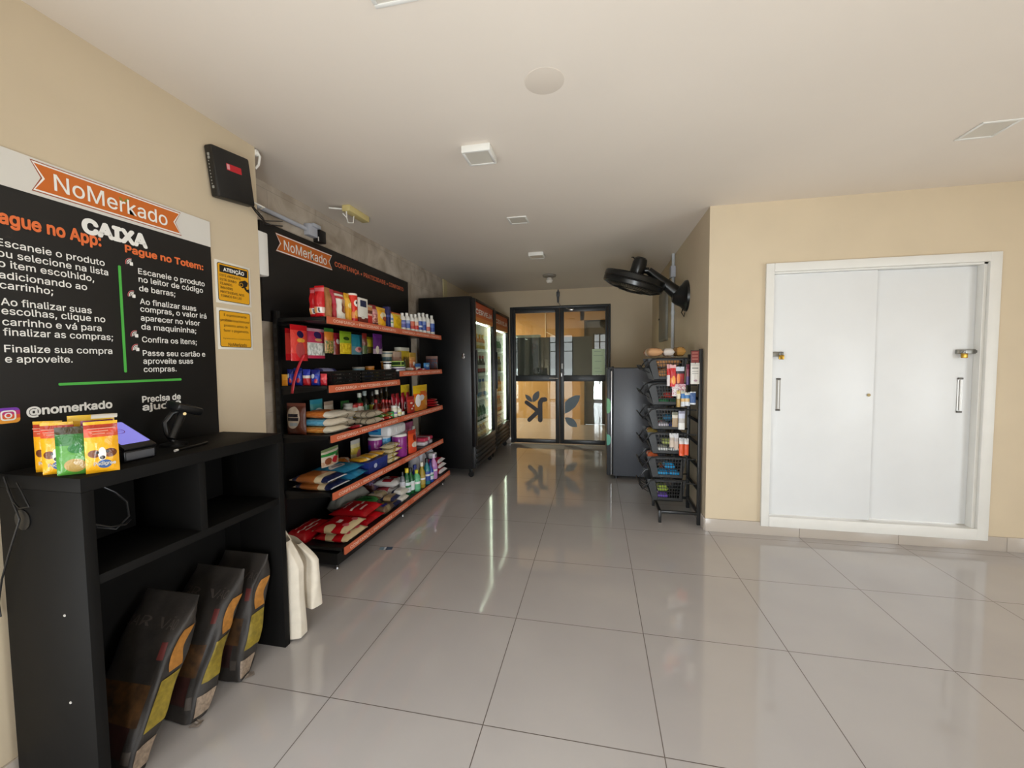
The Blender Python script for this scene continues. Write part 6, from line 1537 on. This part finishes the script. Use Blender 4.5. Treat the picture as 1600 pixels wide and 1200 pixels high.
blister('pink and white patterned packet hooked below the red ones', 1050, 1071, 600, 619, HY - .018, pk('d8d0cc', ((.3, 'c88a98'), (.5, 'd8d4d0'), (.75, 'c89aa8')), mott=(.1, .9, 'd8d4d0', 'b87a88', 7)))
blister('gold and white packet hooked left of the blue ones', 1057, 1063, 610, 636, HY - .036, pk('a8884a', ((.5, 'd8d0b8'), (.8, 'c8b070'))))
blister('blue and white packet with a round picture, left of two', 1064, 1070, 610, 635, HY - .036, pk('d0d4d8', ((.3, 'd8b070'), (.5, '3a74b0'), (.8, 'b8b8a8'))))
blister('blue and white packet with a round picture, right of two', 1070, 1078, 613, 634, HY - .04, pk('d8dce0', ((.3, 'd8b880'), (.55, '4a80b8'), (.8, 'd0d0c8'))))
blister('slanted blue card with a white edge at the right of the rack front', 1078, 1087, 612, 632, HY - .055, pk('d8dce0', ((.12, '3a5a8c'), (.9, 'd0d4d8'))))
blister('tan hanging packet in front of the third basket', 1050, 1059, 644, 667, HY, pk('a08868', ((.6, 'c8c0b0'), (.8, '7a7a6a'))))
blister('grey and white brush packet hanging in front of the third basket', 1060, 1070, 642, 671, HY, pk('e4e4e0', ((.35, 'b8b4b0'), (.6, 'c8ccdc'), (.85, '8a8a9c'))))
blister('pale spoon-shaped packet hanging in front of the fourth basket, left of two', 1046, 1053, 677, 699, HY, pk('c8b8a8', ((.5, 'b0a498'), (.7, 'c8c8c8'))))
blister('pale spoon-shaped packet hanging in front of the fourth basket, right of two', 1053, 1060, 677, 702, HY, pk('c0b0a4', ((.5, 'a8a09c'), (.7, 'c0c0c4'))))
blister('bright orange packet hanging low on the rack, left of two', 1061, 1069, 684, 712, HY, pk('e0582a', ((.65, 'd8d0cc'), (.8, 'c0c0c0'))))
blister('bright orange packet hanging low on the rack, right of two', 1069, 1076, 685, 711, HY - .02, pk('d8502a', ((.65, 'd0d0d4'), (.8, 'c0c0c0'))))

# ------------------------------------------------------------------ wall fan
fn_ = thing('wall_fan', 'black wall fan tilted downward on a cone-shaped bracket', 'fan', (XR, 2.70, 1.91))
FB = M('fan_black', '141515', .28)
FC = Vector((1.365, 2.70, 2.055)); AXN = Vector((0.30, -0.13, 0.94)).normalized()
mb = MB(); mb.lathe([(0, 0), (.145, 0), (.14, .02), (.1, .05), (.075, .1), (.05, .13), (0, .13)], (XR - .001, 2.70, 1.905), 32, (-1, 0, 0)); mb.build('wall_cone', FB, fn_)
hub_top = FC + AXN * .10
mb = MB(); p0 = Vector((XR - .09, 2.70, 1.935)); p1 = Vector((1.50, 2.70, 2.155))
dirv = (p1 - p0); mb.cyl(p0, p1, .062, .034, 20); mb.cyl(p1, p1 + Vector((-.05, 0, .005)), .03, .026, 16); mb.cyl(p1 + Vector((-.04, 0, .005)), hub_top, .022, .022, 12); mb.build('arm', FB, fn_)
mb = MB(); mb.lathe([(0, 0), (.058, 0), (.066, .02), (.066, .12), (.058, .16), (.04, .175), (0, .175)], FC + AXN * .055, 28, AXN); mb.build('motor', FB, fn_)
a1 = AXN.orthogonal().normalized(); a2 = AXN.cross(a1)


def fpt(r, a, h): return FC + (a1 * math.cos(a) + a2 * math.sin(a)) * r + AXN * h


RG = .272
mb = MB()
for r, h in ((RG, .055), (RG + .006, .0), (RG, -.045), (RG * .72, .068), (RG * .72, -.075), (RG * .42, .075), (RG * .42, -.088)):
    mb.tube([fpt(r, 2 * math.pi * k / 40, h) for k in range(40)], .005 if r > .2 * 1.2 else .003, 6, True)
for k in range(64):
    a = 2 * math.pi * k / 64
    mb.tube([fpt(.06, a, .082), fpt(RG * .72, a, .07), fpt(RG, a, .05), fpt(RG + .006, a, 0), fpt(RG, a, -.045), fpt(RG * .72, a, -.075), fpt(.05, a, -.09)], .0021, 5)
mb.build('guard', FB, fn_)
mb = MB(); mb.lathe([(RG - .002, .058), (RG + .01, .05), (RG + .014, .012), (RG + .01, .006), (RG - .004, .006)], FC, 48, AXN); mb.lathe([(RG - .004, -.002), (RG + .012, -.006), (RG + .008, -.04), (RG - .002, -.048)], FC, 48, AXN); mb.build('guard_band', FB, fn_)
mb = MB(); mb.lathe([(0, 0), (.055, 0), (.05, -.012), (0, -.016)], FC - AXN * .086, 24, AXN); mb.build('front_badge', FB, fn_)
for k in range(3):
    mb = MB()

    def bl(u, v, k=k):
        r = .05 + .195 * v; a = 2 * math.pi * k / 3 + (u - .5) * (1.25 - .25 * v) + .3 * v
        return fpt(r, a, .025 * (u - .5) * 2 * (1 - .3 * v) - .01)
    mb.grid(bl, 8, 8); o = mb.build('blade', M('fan_blade', '1b1c1d', .35), fn_); sm = o.modifiers.new('thick', 'SOLIDIFY'); sm.thickness = .002
mb = MB(); mb.lathe([(0, -.03), (.045, -.03), (.05, 0), (.05, .03), (.03, .05), (0, .05)], FC, 20, AXN); mb.build('hub', FB, fn_)
mb = MB(); mb.tube([(XR - .03, 2.69, 1.80), (XR - .05, 2.67, 1.75), (XR - .03, 2.66, 1.71), (XR - .02, 2.68, 1.75)], .005); mb.tube([fpt(.05, 2.4, .2), fpt(.075, 2.4, .215), fpt(.09, 2.4, .21)], .005); mb.build('pull_cord', FB, fn_)

# ------------------------------------------------------------------ fittings on the side wall
t = thing('wall_conduit_pipe', 'pale grey conduit running up the side wall with a switch box', 'conduit', (XR, 3.27, 1.9))
mb = MB(); mb.cyl((XR - .02, 3.28, 1.0), (XR - .02, 3.28, ZC), .016, n=14); mb.build('pipe', M('conduit_pale', 'c4c8cc', .45), t)
bx((XR - .05, 3.24, 2.19), (XR, 3.33, 2.31), .006).build('switch_box', GREYPL, t)
mb = MB(); mb.cyl((XR - .02, 3.28, 1.80), (XR - .02, 3.28, 1.84), .02, n=14); mb.build('coupling', M('conduit_pale', 'c4c8cc'), t)
t = thing('electrical_panel', 'flat grey electrical panel door on the side wall behind the fan', 'electrical panel', (XR, 3.95, 1.86))
bx((XR - .02, 3.68, 1.55), (XR, 4.24, 2.16), .004).build('frame', M('panel_frame', '8c8a80', .5), t)
p = bx((XR - .026, 3.70, 1.57), (XR - .018, 4.22, 2.14), .003).build('panel_door', M('panel_grey', '7a7a74', .45), t)
mb = MB(); mb.cyl((XR - .034, 4.18, 1.84), (XR - .026, 4.18, 1.84), .012, n=14); mb.build('latch', BPLAS, p)
t = thing('cover_plate', 'pale cover plate on the side wall beside the grey electrical panel', 'cover plate', (XR, 3.45, 1.83))
bx((XR - .012, 3.36, 1.57), (XR, 3.60, 2.1), .004).build('plate', M('cover_pale', 'b4ab95', .55), t)
mb = MB(); mb.cyl((XR - .012, 3.56, 2.06), (XR - .014, 3.56, 2.06), .006, n=10); mb.build('screw', STEEL, t)
mb = MB(); mb.tube([(XR - .006, 3.36, 2.425), (XR - .006, 3.5, 2.3), (XR - .006, 3.66, 2.19)], .004)
tag(mb.build('loose_cable', M('cable_brown', '6a5a48', .5)), 'thin brown cable on the side wall beside the pale conduit', 'cable')

# ------------------------------------------------------------------ let goods that press into each other part
bpy.context.view_layer.update()
GOODS = [o for o in COL.objects if o.parent is None and o.get('category') in ('packet', 'pouch', 'box', 'bottle', 'jar', 'can', 'tub', 'bag', 'snack tube', 'paper towels', 'toilet paper', 'display tray') and not o.name.startswith(('hanging_', 'drink_bottle')) or (o.parent is None and o.name in ['drink_bottle'] + ['drink_bottle.%03d' % k for k in range(1, 13)])]


def wbox(o):
    lo, hi = Vector((1e9,) * 3), Vector((-1e9,) * 3)
    for q in [o] + list(o.children):
        if q.type == 'MESH':
            for v in q.data.vertices:
                w = q.matrix_world @ v.co
                for i in range(3): lo[i] = min(lo[i], w[i]); hi[i] = max(hi[i], w[i])
    return [lo, hi]


BOX = {o: wbox(o) for o in GOODS}
SHIFT = {o: Vector((0, 0, 0)) for o in GOODS}
near = [(a, b) for i, a in enumerate(GOODS) for b in GOODS[i + 1:] if all(min(BOX[a][1][k], BOX[b][1][k]) - max(BOX[a][0][k], BOX[b][0][k]) > -0.05 for k in range(3))]
for it in range(40):
    moved = False
    for a, b in near:
        A, B = BOX[a], BOX[b]
        d = [min(A[1][k], B[1][k]) - max(A[0][k], B[0][k]) for k in range(3)]
        if min(d) <= 0.0003: continue
        foot = min((q[1].x - q[0].x) * (q[1].y - q[0].y) for q in (A, B))
        if d[0] * d[1] > 0.45 * foot and d[2] < 0.45 * min(A[1].z - A[0].z, B[1].z - B[0].z) and d[2] < 0.04:
            top = a if A[0].z > B[0].z else b
            mv = [(top, Vector((0, 0, d[2] + 0.0002)))]
        else:
            k = 1 if d[1] <= d[0] * 1.1 else 0
            s = 1 if A[0][k] + A[1][k] > B[0][k] + B[1][k] else -1
            v = Vector((0, 0, 0)); v[k] = s * (d[k] / 2 + 0.0002)
            mv = [(a, v), (b, -v)]
        for o, v in mv:
            n = SHIFT[o] + v
            if n.length > 0.06: continue
            front = -0.536 if BOX[o][0].z < 0.3 else -0.603
            if BOX[o][0].x < 0.5 and ((v.x > 0 and BOX[o][1].x + v.x > front) or (v.x < 0 and BOX[o][0].x + v.x < -0.943)): continue
            if v.z == 0 and BOX[o][0].x > 0.5: continue
            SHIFT[o] = n; BOX[o][0] += v; BOX[o][1] += v; moved = True
    if not moved: break
for o in GOODS: o.location = Vector(o.location) + SHIFT[o]
